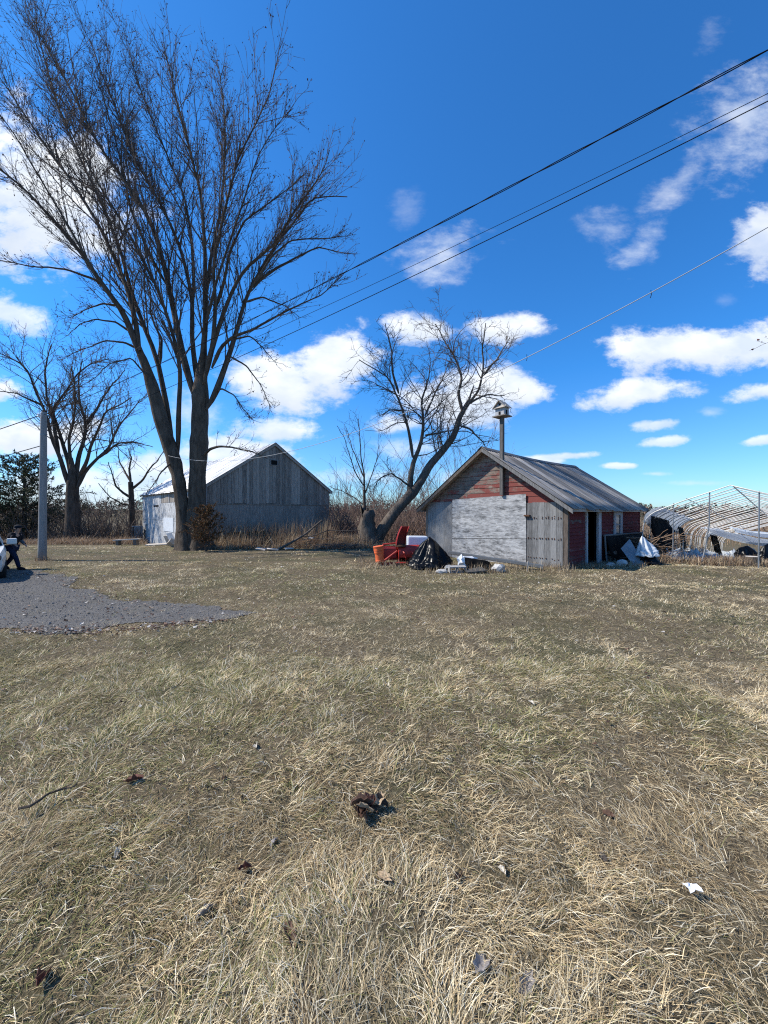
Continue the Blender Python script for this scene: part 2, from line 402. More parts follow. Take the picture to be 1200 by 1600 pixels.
M['orange'] = plain('orange_plastic', (.68, .13, .04), .6, .3, 0, .3, 5)
M['white_panel'] = plain('white_enamel', (.72, .75, .78), .35, .5, 0, .08, 3)
M['rust'] = plain('rusty_iron', (.12, .06, .035), .85, .3, .3, .4, 12, .3)
M['galv'] = plain('galvanised_pipe', (.22, .23, .24), .4, .5, .5, .15, 3)
M['rib'] = plain('pale_tunnel_pipe', (.56, .54, .50), .5, .4, .2, .3, 1.2)
M['pole'] = wood('grey_utility_pole', (.13, .125, .118), (.29, .275, .26), (5, 5, .5))
M['wire'] = plain('black_cable', (.012, .012, .014), .9, .1, 0, .1, 3)
M['wire_pale'] = plain('pale_cable', (.36, .37, .38), .5, .4, 0, .1, 3)
M['dark'] = plain('void_shade_black', (.012, .012, .012), .9, .1, 0, .2, 3)  # near-black stands in for shade inside walls and openings
M['tyre'] = plain('tyre_rubber', (.015, .015, .016), .8, .3, 0, .2, 9)
M['car'] = plain('pale_beige_car_paint', (.62, .60, .56), .25, .5, 0, .04, 2)
M['rim'] = plain('wheel_alloy', (.5, .5, .52), .35, .5, .7, .1, 4)
M['skin'] = plain('skin', (.46, .27, .19), .55, .4, 0, .08, 9)
M['navy'] = plain('navy_denim', (.018, .022, .05), .9, .2, 0, .25, 20)
M['blackcloth'] = plain('black_cloth', (.012, .013, .018), .9, .2, 0, .3, 15)
M['greycloth'] = plain('grey_sleeve_cloth', (.13, .13, .13), .9, .2, 0, .2, 15)
M['hair'] = plain('dark_hair', (.015, .011, .009), .6, .3, 0, .3, 15)
M['rock'] = plain('field_stone', (.40, .39, .37), .9, .2, 0, .3, 5, .5)
M['bag_white'] = tarp('white_plastic_bag', (.74, .75, .76), .4, .4)
M['card'] = plain('grey_board', (.26, .27, .28), .8, .2, 0, .2, 4)
gl, gnt, gb = new_mat('dusty_window_glass', .12, .5); gb.inputs['Base Color'].default_value = (.05, .06, .065, 1); M['glass'] = gl
hl, hnt, hb = new_mat('headlight_lens', .1, .6); hb.inputs['Base Color'].default_value = (.1, .1, .11, 1); M['lens'] = hl

# soil and thatch under the grass, colours darkened for shade between the blades
gm, nt, b = new_mat('grassy_soil', .95, .1)
v = coords(nt, (1, 1, 1), 'Object', False)
n1 = noise(nt, v, .55, 6, .6); n2 = noise(nt, v, 9, 8, .75); n3 = noise(nt, v, 45, 4, .7); n4 = noise(nt, v, .12, 4)
c = mix_c(nt, ramp(nt, n2, [(.3, 0), (.7, 1)]), (.058, .044, .028), (.26, .205, .128))
c = mix_c(nt, ramp(nt, n1, [(.45, 0), (.62, .65)]), c, (.075, .08, .038))
c = mix_c(nt, ramp(nt, n3, [(.35, .55), (.6, 0)]), c, (.03, .024, .016))
c = mix_c(nt, ramp(nt, n3, [(.58, 0), (.72, .7)]), c, (.42, .36, .25))
L(nt, c, b.inputs['Base Color']); bump(nt, b, math_n(nt, 'ADD', n2, n3), .8, .04)
M['ground'] = gm
gm, nt, b = new_mat('grey_gravel', .95, .15)
v = coords(nt, (1, 1, 1), 'Object', False)
n1 = noise(nt, v, 1.2, 6, .6); vo = N(nt, 'ShaderNodeTexVoronoi', i_Scale=55.0); L(nt, v, vo.inputs['Vector'])
sp = N(nt, 'ShaderNodeSeparateColor'); L(nt, vo.outputs['Color'], sp.inputs[0])
c = mix_c(nt, sp.outputs[0], (.07, .066, .062), (.17, .162, .153))
c = mix_c(nt, ramp(nt, n1, [(.55, 0), (.75, .7)]), c, (.15, .135, .10))
L(nt, c, b.inputs['Base Color']); bump(nt, b, vo.outputs['Distance'], .8, .02)
M['gravel'] = gm

# ================================================================== SETTING
# ground: one sheet, fine near the camera, out to the horizon
def graded(lo, hi, n, fine):
    t = np.linspace(-1, 1, n); k = 6.5
    s = np.sinh(k * t) / np.sinh(k)
    return np.where(s < 0, -s * lo, s * hi) + fine * t
gx = graded(-900, 900, 250, 6); gy = graded(-300, 1200, 230, 9) + 3
XX, YY = np.meshgrid(gx, gy)
ZZ = gz(XX, YY)
nx, ny = len(gx), len(gy)
ii = (np.arange(ny - 1)[:, None] * nx + np.arange(nx - 1)[None, :]).ravel()
fq = np.stack([ii, ii + 1, ii + 1 + nx, ii + nx], 1)
tag(link('ground', raw_mesh('ground', np.stack([XX, YY, ZZ], -1), fq, 4, M['ground'], True)), kind='structure')

# gravel driveway: follows the ground a little above it, ragged edge
DRV = np.array([(-16, 13.6), (-12.3, 13.2), (-11.0, 12.6), (-9.2, 10.9), (-7.0, 9.3), (-5.0, 8.55), (-3.7, 8.3), (-2.7, 7.6), (-2.75, 7.1), (-3.6, 6.75), (-4.6, 6.5), (-5.8, 6.25), (-7.2, 6.5), (-9, 6.6), (-16, 6.2)])
def in_poly(x, y, poly):
    inside = np.zeros(np.shape(x), bool); j = len(poly) - 1
    for i in range(len(poly)):
        xi, yi = poly[i]; xj, yj = poly[j]
        inside ^= ((yi > y) != (yj > y)) & (x < (xj - xi) * (y - yi) / (yj - yi + 1e-12) + xi); j = i
    return inside
def on_drive(x, y, ragged=True):
    k = 1.1 if ragged else 0
    return in_poly(x + k * (fbm(x * 1.1, y * 1.1, 40, 4) - .5), y + k * (fbm(x * 1.1, y * 1.1, 50, 4) - .5), DRV)
sx = np.arange(-16, -2, .07); sy = np.arange(5.8, 14, .07)
SX, SY = np.meshgrid(sx, sy); inn = on_drive(SX, SY)
SZ = gz(SX, SY) + .012
nx2 = len(sx); ii = np.array([i * nx2 + j for i in range(len(sy) - 1) for j in range(nx2 - 1) if inn[i, j]])
fq = np.stack([ii, ii + 1, ii + 1 + nx2, ii + nx2], 1); used = np.unique(fq); remap = np.zeros(SX.size, int); remap[used] = np.arange(len(used))
VV = np.stack([SX, SY, SZ], -1).reshape(-1, 3)[used]
tag(link('driveway', raw_mesh('driveway', VV, remap[fq], 4, M['gravel'], True)), kind='structure')

# ================================================================== SHED
SA = math.atan2(.679, .734)
SC = np.array([6.36, 13.33])
def shed_xy(t, s):              # t along the red side wall, s along the boarded front, from their common corner
    return SC + t * np.array([math.cos(SA), math.sin(SA)]) + s * np.array([-math.sin(SA), math.cos(SA)])
g0 = gz1(*SC) - .03
shed = empty('wooden_shed', (SC[0], SC[1], g0), (0, 0, SA), 'small old shed with peeling red boards, boarded front and metal roof', 'shed')
SW, SL, SE, SR = 6.36, 8.74, 2.26, 4.50       # front width, side length, eave and ridge height
def rake(s): return SE + (SR - SE) * (1 - abs(s - SW / 2) / (SW / 2))
# inner lining closing the room, near-black to put interior shade into its colour
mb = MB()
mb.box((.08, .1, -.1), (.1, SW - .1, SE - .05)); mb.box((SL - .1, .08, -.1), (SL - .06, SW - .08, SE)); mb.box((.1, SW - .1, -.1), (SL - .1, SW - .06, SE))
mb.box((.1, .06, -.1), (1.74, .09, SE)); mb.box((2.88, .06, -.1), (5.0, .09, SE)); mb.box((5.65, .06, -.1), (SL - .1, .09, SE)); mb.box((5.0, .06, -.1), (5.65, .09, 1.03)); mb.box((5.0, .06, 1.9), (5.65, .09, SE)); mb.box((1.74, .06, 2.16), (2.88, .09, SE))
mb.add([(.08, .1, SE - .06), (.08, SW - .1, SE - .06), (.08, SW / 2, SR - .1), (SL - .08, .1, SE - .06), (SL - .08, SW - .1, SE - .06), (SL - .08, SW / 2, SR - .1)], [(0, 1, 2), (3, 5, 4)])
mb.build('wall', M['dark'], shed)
MB().box((.1, .1, -.06), (SL - .1, SW - .1, -.02)).build('floor', M['brown_wood'], shed)
# horizontal planks of the front gable
z = 2.40; k = 0
while z < SR - .12:
    h = random.uniform(.155, .2); zt = min(z + h, SR - .06)
    edge = lambda zz: (zz - SE) / (SR - SE) * SW / 2
    s0 = max(edge(z) , 0.0) + .02; s1 = SW - s0
    cuts = [s0, s1]
    if s1 - s0 > 2.4:
        c_ = 2.42 if k % 3 else random.uniform(s0 + 1, s1 - 1)
        cuts = [s0, c_, s1]
        if k % 2 and s1 - s0 > 4: cuts = [s0, 2.42, random.uniform(3.6, 4.4), s1]
    for a, c_ in zip(cuts[:-1], cuts[1:]):
        mb = MB(); dz1, dz2 = random.uniform(-.012, .012), random.uniform(-.012, .012); tl = random.uniform(0, .008)
        top0, top1 = zt + dz1 - .006, zt + dz2 - .006
        ta_ = max(a, edge(zt) - .05) + .004; tc_ = min(c_, SW - edge(zt) + .05) - .004
        x_o = -.022 - tl
        mb.add([(x_o, a + .004, z + dz1), (x_o, c_ - .004, z + dz2), (.0, c_ - .004, z + dz2), (.0, a + .004, z + dz1),
                (-.012, ta_, top0), (-.012, tc_, top1), (.0, tc_, top1), (.0, ta_, top0)],
               [(0,3,2,1),(4,5,6,7),(0,1,5,4),(1,2,6,5),(2,3,7,6),(3,0,4,7)])
        mb.build('plank', M['plank_front'], shed)
    z = zt; k += 1
# strip of old planks behind the top of the doors
for (a, c_) in ((0.1, 1.45), (4.88, 6.25)):
    MB().box((-.03, a, 2.3), (0, c_, 2.42), jit=.008).build('plank', M['plank_front'], shed)
# right door: vertical boards with battens and bolt heads
ww = (1.45 - .12) / 6
for i in range(6):
    MB().box((-.06 - random.uniform(0, .012), .12 + i * ww + .004, .02), (-.02, .12 + (i + 1) * ww - .004, 2.36 - random.uniform(0, .02))).build('door_board', M['grey_wood'], shed)
mb = MB()
for zz in (.32, 1.02, 1.05, 1.78, 1.82):
    for i in range(6):
        for q in (.3, .7):
            if random.random() < .85:
                p = (.12 + (i + q) * ww, zz + random.uniform(-.03, .03))
                mb.box((-.09, p[0] - .014, p[1] - .015), (-.07, p[0] + .014, p[1] + .015))
tag(mb.build('bolt_head', M['rust'], shed), kind='stuff')
MB().box((-.16, 1.30, 1.84), (-.07, 1.52, 1.90)).build('hinge', M['rust'], shed)
# left door
for i in range(3):
    a = 4.9 + i * .46
    MB().box((-.055 - random.uniform(0, .008), a, .03), (-.02, a + .455, 2.44)).build('door_board', M['grey_wood'], shed)
# flake boards covering the middle
MB().add([(-.085, 1.455, 1.005), (-.085, 4.87, .855), (-.072, 4.87, .855), (-.072, 1.455, 1.005), (-.085, 1.47, 2.68), (-.085, 4.86, 2.54), (-.072, 4.86, 2.54), (-.072, 1.47, 2.68)],
         [(0,3,2,1),(4,5,6,7),(0,1,5,4),(1,2,6,5),(2,3,7,6),(3,0,4,7)]).build('covering_board', M['osb'], shed)
MB().add([(-.082, 1.46, -.1), (-.082, 4.88, -.1), (-.07, 4.88, -.1), (-.07, 1.46, -.1), (-.082, 1.46, .985), (-.082, 4.87, .835), (-.07, 4.87, .835), (-.07, 1.46, .985)],
         [(0,3,2,1),(4,5,6,7),(0,1,5,4),(1,2,6,5),(2,3,7,6),(3,0,4,7)]).build('covering_board', M['osb'], shed)
# corner boards
MB().box((-.07, -.05, -.1), (.06, .1, 2.3)).build('corner_board', M['brown_wood'], shed)
MB().box((-.06, SW - .08, -.1), (.05, SW + .05, 2.3)).build('corner_board', M['brown_wood'], shed)
MB().box((SL - .06, -.05, -.1), (SL + .05, .06, 2.3)).build('corner_board', M['plank_side'], shed)
# red planks of the side wall, interrupted by door and window
z = -.08
while z < 2.28:
    h = random.uniform(.125, .155); zt = min(z + h, 2.3)
    segs = [(.10, 1.56), (3.2, 4.76), (5.95, SL - .07)]
    if zt < 1.0 or z > 2.0: segs = [(.10, 1.56), (3.2, random.uniform(5.2, 6.2)), None, SL - .07]; segs = [segs[0], (3.2, segs[1][1]), (segs[1][1], SL - .07)]
    for a, c_ in segs:
        d1, d2 = random.uniform(-.01, .01), random.uniform(-.01, .01); yo = -.04 - random.uniform(0, .018)
        MB().add([(a, 0, z + d1), (c_ - .005, 0, z + d2), (c_ - .005, yo, z + d2), (a, yo, z + d1), (a, 0, zt + d1 - .004), (c_ - .005, 0, zt + d2 - .004), (c_ - .005, -.012, zt + d2 - .004), (a, -.012, zt + d1 - .004)],
                 [(0,1,2,3),(7,6,5,4),(3,2,6,7),(2,1,5,6),(1,0,4,5),(0,3,7,4)]).build('plank', M['plank_side'], shed)
    z = zt
# back and far walls (plain boarding)
for i in range(16):
    zz = -.1 + i * .15
    MB().box((.0, SW, zz), (SL, SW + .03, zz + .146)).build('plank', M['plank_side'], shed)
    MB().box((SL, .0, zz), (SL + .03, SW, zz + .146)).build('plank', M['plank_side'], shed)
mb = MB(); mb.add([(SL + .002, 0, 2.3), (SL + .002, SW, 2.3), (SL + .002, SW / 2, SR - .05), (SL - .05, 0, 2.3), (SL - .05, SW, 2.3), (SL - .05, SW / 2, SR - .05)], [(0, 1, 2), (3, 5, 4), (0, 3, 4, 1), (1, 4, 5, 2), (2, 5, 3, 0)])
mb.build('gable_board', M['plank_side'], shed)
# doorway frame
fr = MB(); fr.box((1.6, -.07, -.05), (1.745, .1, 2.16)).box((2.88, -.07, -.05), (3.2, .02, 2.16)).box((1.56, -.085, 2.16), (3.25, .1, 2.27))
fr.build('door_frame', M['trim_white'], shed, bevel=.006)
MB().box((3.27, -.075, 2.18), (5.3, -.045, 2.27)).build('trim_board', M['trim_white'], shed)
# window
wf = MB(); wf.box((4.78, -.075, 1.0), (5.02, -.02, 2.0)).box((5.63, -.075, 1.0), (5.93, -.02, 2.0)).box((5.02, -.075, 1.86), (5.63, -.02, 2.0)).box((4.72, -.10, .94), (5.98, -.02, 1.0))
wfo = wf.build('window', M['trim_white'], shed, bevel=.006)
MB().box((5.02, -.04, 1.0), (5.63, -.034, 1.86)).build('pane', M['glass'], wfo)
MB().box((5.02, -.06, 1.42), (5.63, -.042, 1.46)).build('glazing_bar', M['trim_white'], wfo)
# roof: corrugated sheets, rake boards, eave boards, ridge cap
OV = .34                                           # overhang at eaves
def roof_pt(t, q, side, lift=0):                    # q 0 at ridge, 1 at eave edge
    half = SW / 2 + OV; s = SW / 2 + side * q * half
    slope = (SR - SE) / (SW / 2); zz = SR + .1 - q * half * slope + lift
    sag = -.09 * math.sin(math.pi * min(max((t + .4) / (SL + .8), 0), 1)) * (1 - q * .4)
    return (t, s, zz + sag)
n_sh = 14; t_lo, t_hi = -.42, SL + .38; wsh = (t_hi - t_lo) / n_sh
for side in (-1, 1):
    for i in range(n_sh):
        ta = t_lo + i * wsh; nw = 4; rows = []
        qend = 1.0 + random.uniform(-.008, .02)
        for q in np.linspace(0, qend, 7):
            row = []
            for j in range(nw * 6 + 1):
                t = ta + (wsh + .03) * j / (nw * 6)
                row.append(roof_pt(t, q, side, .018 * math.sin(2 * math.pi * j / 6 + .4) + (i % 2) * .004 + random.uniform(-.003, .003)))
            rows.append(row)
        mb = MB(); mb.grid(rows); mb.build('roof_sheet', M['roof_shed'], shed, smooth=True, solid=.003)
for side in (-1, 1):
    for tt, nm in ((-.40, 'rake_board'), (SL + .3, 'rake_board')):
        a = Vector(roof_pt(tt, 0, side, -.03)); c_ = Vector(roof_pt(tt, 1.0, side, -.03))
        MB().add([a, c_, c_ + Vector((0, 0, -.15)), a + Vector((0, 0, -.15)), a + Vector((.04, 0, 0)), c_ + Vector((.04, 0, 0)), c_ + Vector((.04, 0, -.15)), a + Vector((.04, 0, -.15))],
                 [(0,1,2,3),(7,6,5,4),(0,4,5,1),(1,5,6,2),(2,6,7,3),(3,7,4,0)]).build(nm, M['grey_wood'] if side < 0 else M['brown_wood'], shed)
    e = Vector(roof_pt(-.36, .985, side, -.045)); e2 = Vector(roof_pt(SL + .3, .985, side, -.045))
    MB().add([e, e2, e2 + Vector((0, 0, -.1)), e + Vector((0, 0, -.1)), e + Vector((0, -side * .03, 0)), e2 + Vector((0, -side * .03, 0)), e2 + Vector((0, -side * .03, -.1)), e + Vector((0, -side * .03, -.1))],
             [(0,1,2,3),(7,6,5,4),(0,4,5,1),(1,5,6,2),(2,6,7,3),(3,7,4,0)]).build('eave_board', M['grey_wood_dark'], shed)
    # underside boarding
    rows = [[Vector(roof_pt(t, q, side, -.05)) for t in np.linspace(-.36, SL + .3, 12)] for q in (0.02, .5, .985)]
    MB().grid(rows).build('roof_deck', M['grey_wood_dark'], shed, solid=.02)
rows = []
for q, sd in ((.055, -1), (0, 1), (.055, 1)):
    rows.append([roof_pt(t, q, sd, .03 if q else .045) for t in np.linspace(t_lo, t_hi, 14)])
MB().grid(rows).build('ridge_cap', M['roof_shed'], shed, solid=.004)

# bird house on its post, fixed to the gable
bp = empty('birdhouse', (*shed_xy(-.12, 2.43), g0), (0, 0, SA), 'weathered white birdhouse on a tall square post fixed to the shed gable', 'birdhouse')
MB().box((-.07, -.07, 2.66), (.07, .07, 5.72), jit=.006).build('post', M['post_wood'], bp, bevel=.01)
bz = 5.72
n_before = set(bp.children)
MB().box((-.30, -.34, bz), (.30, .34, bz + .035)).build('platform', M['grey_wood_dark'], bp)
MB().box((-.21, -.22, bz + .035), (.21, .22, bz + .40)).add([(-.21, -.22, bz + .40), (-.21, .22, bz + .40), (-.21, 0, bz + .6), (.21, -.22, bz + .40), (.21, .22, bz + .40), (.21, 0, bz + .6)], [(0, 2, 1), (3, 4, 5), (0, 3, 5, 2), (1, 2, 5, 4)]).build('box', M['trim_white'], bp)
for sd in (-1, 1):
    mb = MB(); mb.quadslab([(-.31, 0, bz + .66), (.31, 0, bz + .66), (.31, sd * .32, bz + .36), (-.31, sd * .32, bz + .36)], .025 * -sd)
    mb.build('roof_board', M['grey_wood_dark'], bp)
MB().quadslab([(-.30, -.34, bz + .33), (-.30, .34, bz + .33), (-.20, .30, bz + .43), (-.20, -.30, bz + .43)], .02).build('porch_roof', M['grey_wood_dark'], bp)
MB().box((-.216, -.05, bz + .06), (-.205, .05, bz + .19)).build('hole_shade_plate', M['dark'], bp)  # black plates painted for the shade inside the openings, none cut through
MB().box((-.216, -.05, bz + .44), (-.205, .05, bz + .53)).build('hole_shade_plate', M['dark'], bp)
MB().box((-.06, -.226, bz + .08), (.06, -.215, bz + .26)).build('hole_shade_plate', M['dark'], bp)

for c_ in bp.children:          # the little house is a touch smaller than its parts were drawn
    if c_ not in n_before: c_.scale = (.86, .86, .95); c_.location.z = bz * .05

# ================================================================== BARN
BA = math.atan2(.686, .728)
BO = np.array([-10.46, 22.5])
barn = empty('barn', (BO[0], BO[1], 0), (0, 0, BA), 'large grey plank barn with pale metal roof behind the big twin-trunked tree', 'barn')
BW, BL, BE, BR = 8.75, 16.0, 3.55, 6.5
def bxy(x, y): return BO + x * np.array([math.cos(BA), math.sin(BA)]) + y * np.array([-math.sin(BA), math.cos(BA)])
def brake(x): return BE + (BR - BE) * (1 - abs(x - BW / 2) / (BW / 2))
# inner lining, coloured near-black in place of the shade inside
mb = MB(); mb.box((.06, .08, -1.6), (BW - .06, .1, .4)).box((.06, .08, .72), (BW - .06, .1, BE)).box((.06, .1, -1.6), (.1, BL - .1, BE)).box((BW - .1, .1, -1.6), (BW - .06, BL - .1, BE)).box((.06, BL - .1, -1.6), (BW - .06, BL - .06, BE))
mb.add([(.05, .09, BE), (BW - .05, .09, BE), (BW / 2, .09, BR - .05), (.05, BL - .08, BE), (BW - .05, BL - .08, BE), (BW / 2, BL - .08, BR - .05)], [(0, 1, 2), (3, 5, 4)])
mb.build('wall', M['dark'], barn)
# vertical planks of the gable
x = 0.0
while x < BW - .02:
    w = random.uniform(.19, .26); x1 = min(x + w, BW); y_o = -.03 - random.uniform(0, .015)
    zb = 2.53 + random.uniform(-.02, .03)
    xs = [x, x1]
    if x < BW / 2 < x1: xs = [x, BW / 2, x1]
    tops = [brake(q) + .02 for q in xs]
    n = len(xs); vs = []
    for yv in (y_o, 0.0):
        vs += [(q, yv, zb) for q in xs] + [(q, yv, t) for q, t in zip(xs, tops)]
    m2 = 2 * n; fs = []
    if n == 2: fs = [(0, 1, 3, 2), (4, 6, 7, 5), (0, 4, 5, 1), (2, 3, 7, 6), (0, 2, 6, 4), (1, 5, 7, 3)]
    else: fs = [(0, 1, 4, 3), (1, 2, 5, 4), (6, 9, 10, 7), (7, 10, 11, 8), (0, 6, 7, 1), (1, 7, 8, 2), (3, 4, 10, 9), (4, 5, 11, 10), (0, 3, 9, 6), (2, 8, 11, 5)]
    vs = [(q[0] + (.006 if i % n == 0 else (-.006 if i % n == n - 1 else 0)), q[1], q[2]) for i, q in enumerate(vs)]
    MB().add(vs, fs).build('plank', M['grey_wood_dark'], barn)
    x = x1
# lower gable: dull flake boards
xs = np.arange(0, BW + .01, BW / 7)
for i in range(7):
    a, c_ = xs[i], xs[i + 1]
    if 1.0 <= a < 3.0:
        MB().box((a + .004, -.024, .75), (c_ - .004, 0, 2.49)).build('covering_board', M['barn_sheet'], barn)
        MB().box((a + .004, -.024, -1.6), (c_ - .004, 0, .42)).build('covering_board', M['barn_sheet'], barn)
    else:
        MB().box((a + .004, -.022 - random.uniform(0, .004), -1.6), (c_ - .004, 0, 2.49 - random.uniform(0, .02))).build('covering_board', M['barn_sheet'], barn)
MB().box((0, -.06, 2.47), (BW, -.02, 2.53)).build('trim_board', M['grey_wood_dark'], barn)
vt = MB().box((4.1, -.06, 5.12), (4.55, -.045, 5.42)).build('vent', M['dark'], barn)  # black board standing in for shade in the vent opening
MB().box((4.04, -.08, 5.09), (4.1, -.03, 5.45)).box((4.55, -.08, 5.09), (4.61, -.03, 5.45)).box((4.1, -.08, 5.42), (4.55, -.03, 5.46)).box((4.1, -.08, 5.08), (4.55, -.03, 5.12)).build('frame', M['grey_wood'], vt)
# sunlit long wall: flake boards in two rows, patches, dark strip window
y = 0
while y < BL - .01:
    y1 = min(y + 1.22, BL)
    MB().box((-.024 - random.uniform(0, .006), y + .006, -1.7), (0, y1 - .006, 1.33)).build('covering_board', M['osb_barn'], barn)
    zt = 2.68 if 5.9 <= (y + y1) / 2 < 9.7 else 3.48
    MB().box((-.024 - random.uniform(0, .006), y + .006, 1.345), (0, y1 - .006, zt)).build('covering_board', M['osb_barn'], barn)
    y = y1
MB().box((-.055, 6.45, .58), (-.03, 9.0, 1.58)).build('patch_board', M['white_panel'], barn)
MB().box((-.05, 10.3, 1.42), (-.03, 12.3, 2.42)).build('patch_board', M['osb_barn'], barn)
MB().box((-.06, 10.5, 2.42), (-.03, 11.9, 2.55)).build('slot_shade', M['dark'], barn)  # black strip painted in place of the shade in a gap
for i in range(10):
    MB().box((-.02, 5.9 + i * .38, 2.70), (.01, 5.9 + i * .38 + .36, 3.48)).build('plank', M['grey_wood_dark'], barn)
MB().box((-.05, 7.45, 2.7), (-.02, 7.62, 3.48)).build('post', M['trim_white'], barn)
MB().box((-.07, -.07, -1.6), (.05, .02, 3.5)).build('corner_board', M['trim_white'], barn)
MB().box((-.03, BL - .03, -1.7), (.05, BL + .05, 3.5)).build('corner_board', M['grey_wood_dark'], barn)
for i in range(36):
    a = i * BL / 36
    MB().box((BW, a + .005, -1.6), (BW + .03, a + BL / 36 - .005, 3.5)).build('plank', M['grey_wood_dark'], barn)
for i in range(20):
    a = i * BW / 20; c_ = a + BW / 20
    MB().add([(a, BL, -1.6), (c_ - .006, BL, -1.6), (c_ - .006, BL + .03, -1.6), (a, BL + .03, -1.6), (a, BL, brake(a)), (c_ - .006, BL, brake(c_)), (c_ - .006, BL + .03, brake(c_)), (a, BL + .03, brake(a))],
             [(0,3,2,1),(4,5,6,7),(0,1,5,4),(1,2,6,5),(2,3,7,6),(3,0,4,7)]).build('plank', M['grey_wood_dark'], barn)
def broof(y, q, side, lift=0):
    half = BW / 2 + .22; sl = (BR - BE) / (BW / 2)
    sag = -.12 * math.sin(math.pi * min(max(y / BL, 0), 1)) * (1 - .3 * q)
    return (BW / 2 + side * q * half, y, BR + .08 - q * half * sl + lift + sag)
nsh = 20; y_lo, y_hi = -.2, BL + .2; wsh = (y_hi - y_lo) / nsh
for side in (-1, 1):
    for i in range(nsh):
        ya = y_lo + i * wsh; rows = []
        for q in np.linspace(0, 1 + random.uniform(-.004, .012), 6):
            row = []
            for j in range(17):
                row.append(broof(ya + (wsh + .02) * j / 16, q, side, (.02 if j % 4 == 0 else 0) + random.uniform(-.006, .006) + (i % 2) * .004))
            rows.append(row)
        MB().grid(rows).build('roof_sheet', M['roof_barn'], barn, solid=.003)
    for yv in (-.16, BL + .1):
        a = Vector(broof(yv, 0, side, -.02)); c_ = Vector(broof(yv, 1, side, -.02)); dv = Vector((0, .05, 0)); dn = Vector((0, 0, -.17))
        MB().add([a, c_, c_ + dn, a + dn, a + dv, c_ + dv, c_ + dn + dv, a + dn + dv], [(0,1,2,3),(7,6,5,4),(0,4,5,1),(1,5,6,2),(2,6,7,3),(3,7,4,0)]).build('rake_board', M['grey_wood_dark'], barn)
    e = [Vector(broof(yv, .99, side, -.03)) for yv in (-.1, BL + .1)]; dn = Vector((0, 0, -.12)); dv = Vector((-side * .04, 0, 0))
    MB().add([e[0], e[1], e[1] + dn, e[0] + dn, e[0] + dv, e[1] + dv, e[1] + dn + dv, e[0] + dn + dv], [(0,1,2,3),(7,6,5,4),(0,4,5,1),(1,5,6,2),(2,6,7,3),(3,7,4,0)]).build('eave_board', M['grey_wood_dark'], barn)
    MB().grid([[broof(yv, q, side, -.06) for yv in np.linspace(-.1, BL + .1, 10)] for q in (.01, .5, .985)]).build('roof_deck', M['grey_wood_dark'], barn, solid=.02)

# ================================================================== TREES
def norm(v): return v / np.maximum(np.linalg.norm(v, axis=-1, keepdims=True), 1e-9)
def resample(pts, n):
    pts = np.asarray(pts, float); d = np.r_[0, np.cumsum(np.linalg.norm(np.diff(pts, axis=0), axis=1))]
    t = np.linspace(0, d[-1], n * 6); q = np.stack([np.interp(t, d, pts[:, i]) for i in range(pts.shape[1])], 1)
    k = 9; pad = np.vstack([2 * q[0] - q[k:0:-1], q, 2 * q[-1] - q[-2:-k-2:-1]])
    ker = np.hanning(2 * k + 3)[1:-1]; ker /= ker.sum()
    q = np.stack([np.convolve(pad[:, i], ker, 'valid') for i in range(pts.shape[1])], 1)
    return q[np.linspace(0, len(q) - 1, n).astype(int)]
def tubes(P, Rd, m):
    """P (B,n,3) centre lines, Rd (B,n) radii, m sides -> verts, quads"""
    B, n, _ = P.shape
    T = norm(np.gradient(P, axis=1))
    ref = norm(rng.normal(size=(B, 1, 3)) * [1, 1, .25]) + np.zeros_like(P)
    U = norm(np.cross(T, ref)); W = np.cross(T, U)
    a = np.arange(m) * 2 * np.pi / m
    V = P[:, :, None, :] + Rd[:, :, None, None] * (np.cos(a)[None, None, :, None] * U[:, :, None, :] + np.sin(a)[None, None, :, None] * W[:, :, None, :])
    base = (np.arange(B)[:, None, None] * n + np.arange(n - 1)[None, :, None]) * m
    k = np.arange(m)[None, None, :]; k2 = (k + 1) % m
    F = np.stack([base + k, base + k2, base + m + k2, base + m + k], -1).reshape(-1, 4)
    return V.reshape(-1, 3), F
def join(parts):
    vs, fs, b = [], [], 0
    for v, f in parts: vs.append(v); fs.append(f + b); b += len(v)
    return np.concatenate(vs), np.concatenate(fs)
def spawn(P, Rd, per_m, t0, t1, ang, asd, lr, lmin, lmax, rr, n, up, wander, rmin=.006, curl=0.0, slim=.011):
    B, n0, _ = P.shape
    Lh = np.linalg.norm(np.diff(P, axis=1), axis=2).sum(1)
    k = np.maximum(1, rng.poisson(per_m * Lh * (t1 - t0))).astype(int)
    idx = np.repeat(np.arange(B), k); m = len(idx)
    t = t0 + (t1 - t0) * rng.random(m)
    f = t * (n0 - 1); i = np.minimum(f.astype(int), n0 - 2); w = (f - i)[:, None]
    p = P[idx, i] * (1 - w) + P[idx, i + 1] * w; pr = Rd[idx, i] * (1 - w[:, 0]) + Rd[idx, i + 1] * w[:, 0]
    tg = norm(P[idx, i + 1] - P[idx, i])
    pe = norm(np.cross(tg, rng.normal(size=(m, 3))))
    a = np.radians(ang + asd * rng.normal(size=m))[:, None]
    d = norm(tg * np.cos(a) + pe * np.sin(a) + np.array([0, 0, up]))
    ln = np.clip(Lh[idx] * lr * (1 - .45 * t) * rng.uniform(.6, 1.25, m), lmin, lmax)
    out = np.zeros((m, n, 3)); out[:, 0] = p; q = p.copy()
    for j in range(1, n):
        d = norm(d + wander * rng.normal(size=(m, 3)) + np.array([0, 0, up * .35 + curl]))
        q = q + d * (ln / (n - 1))[:, None]; out[:, j] = q
    r0 = np.maximum(np.minimum(pr * rr, ln * slim), rmin)
    return out, r0[:, None] * np.linspace(1, .3, n)[None, :]
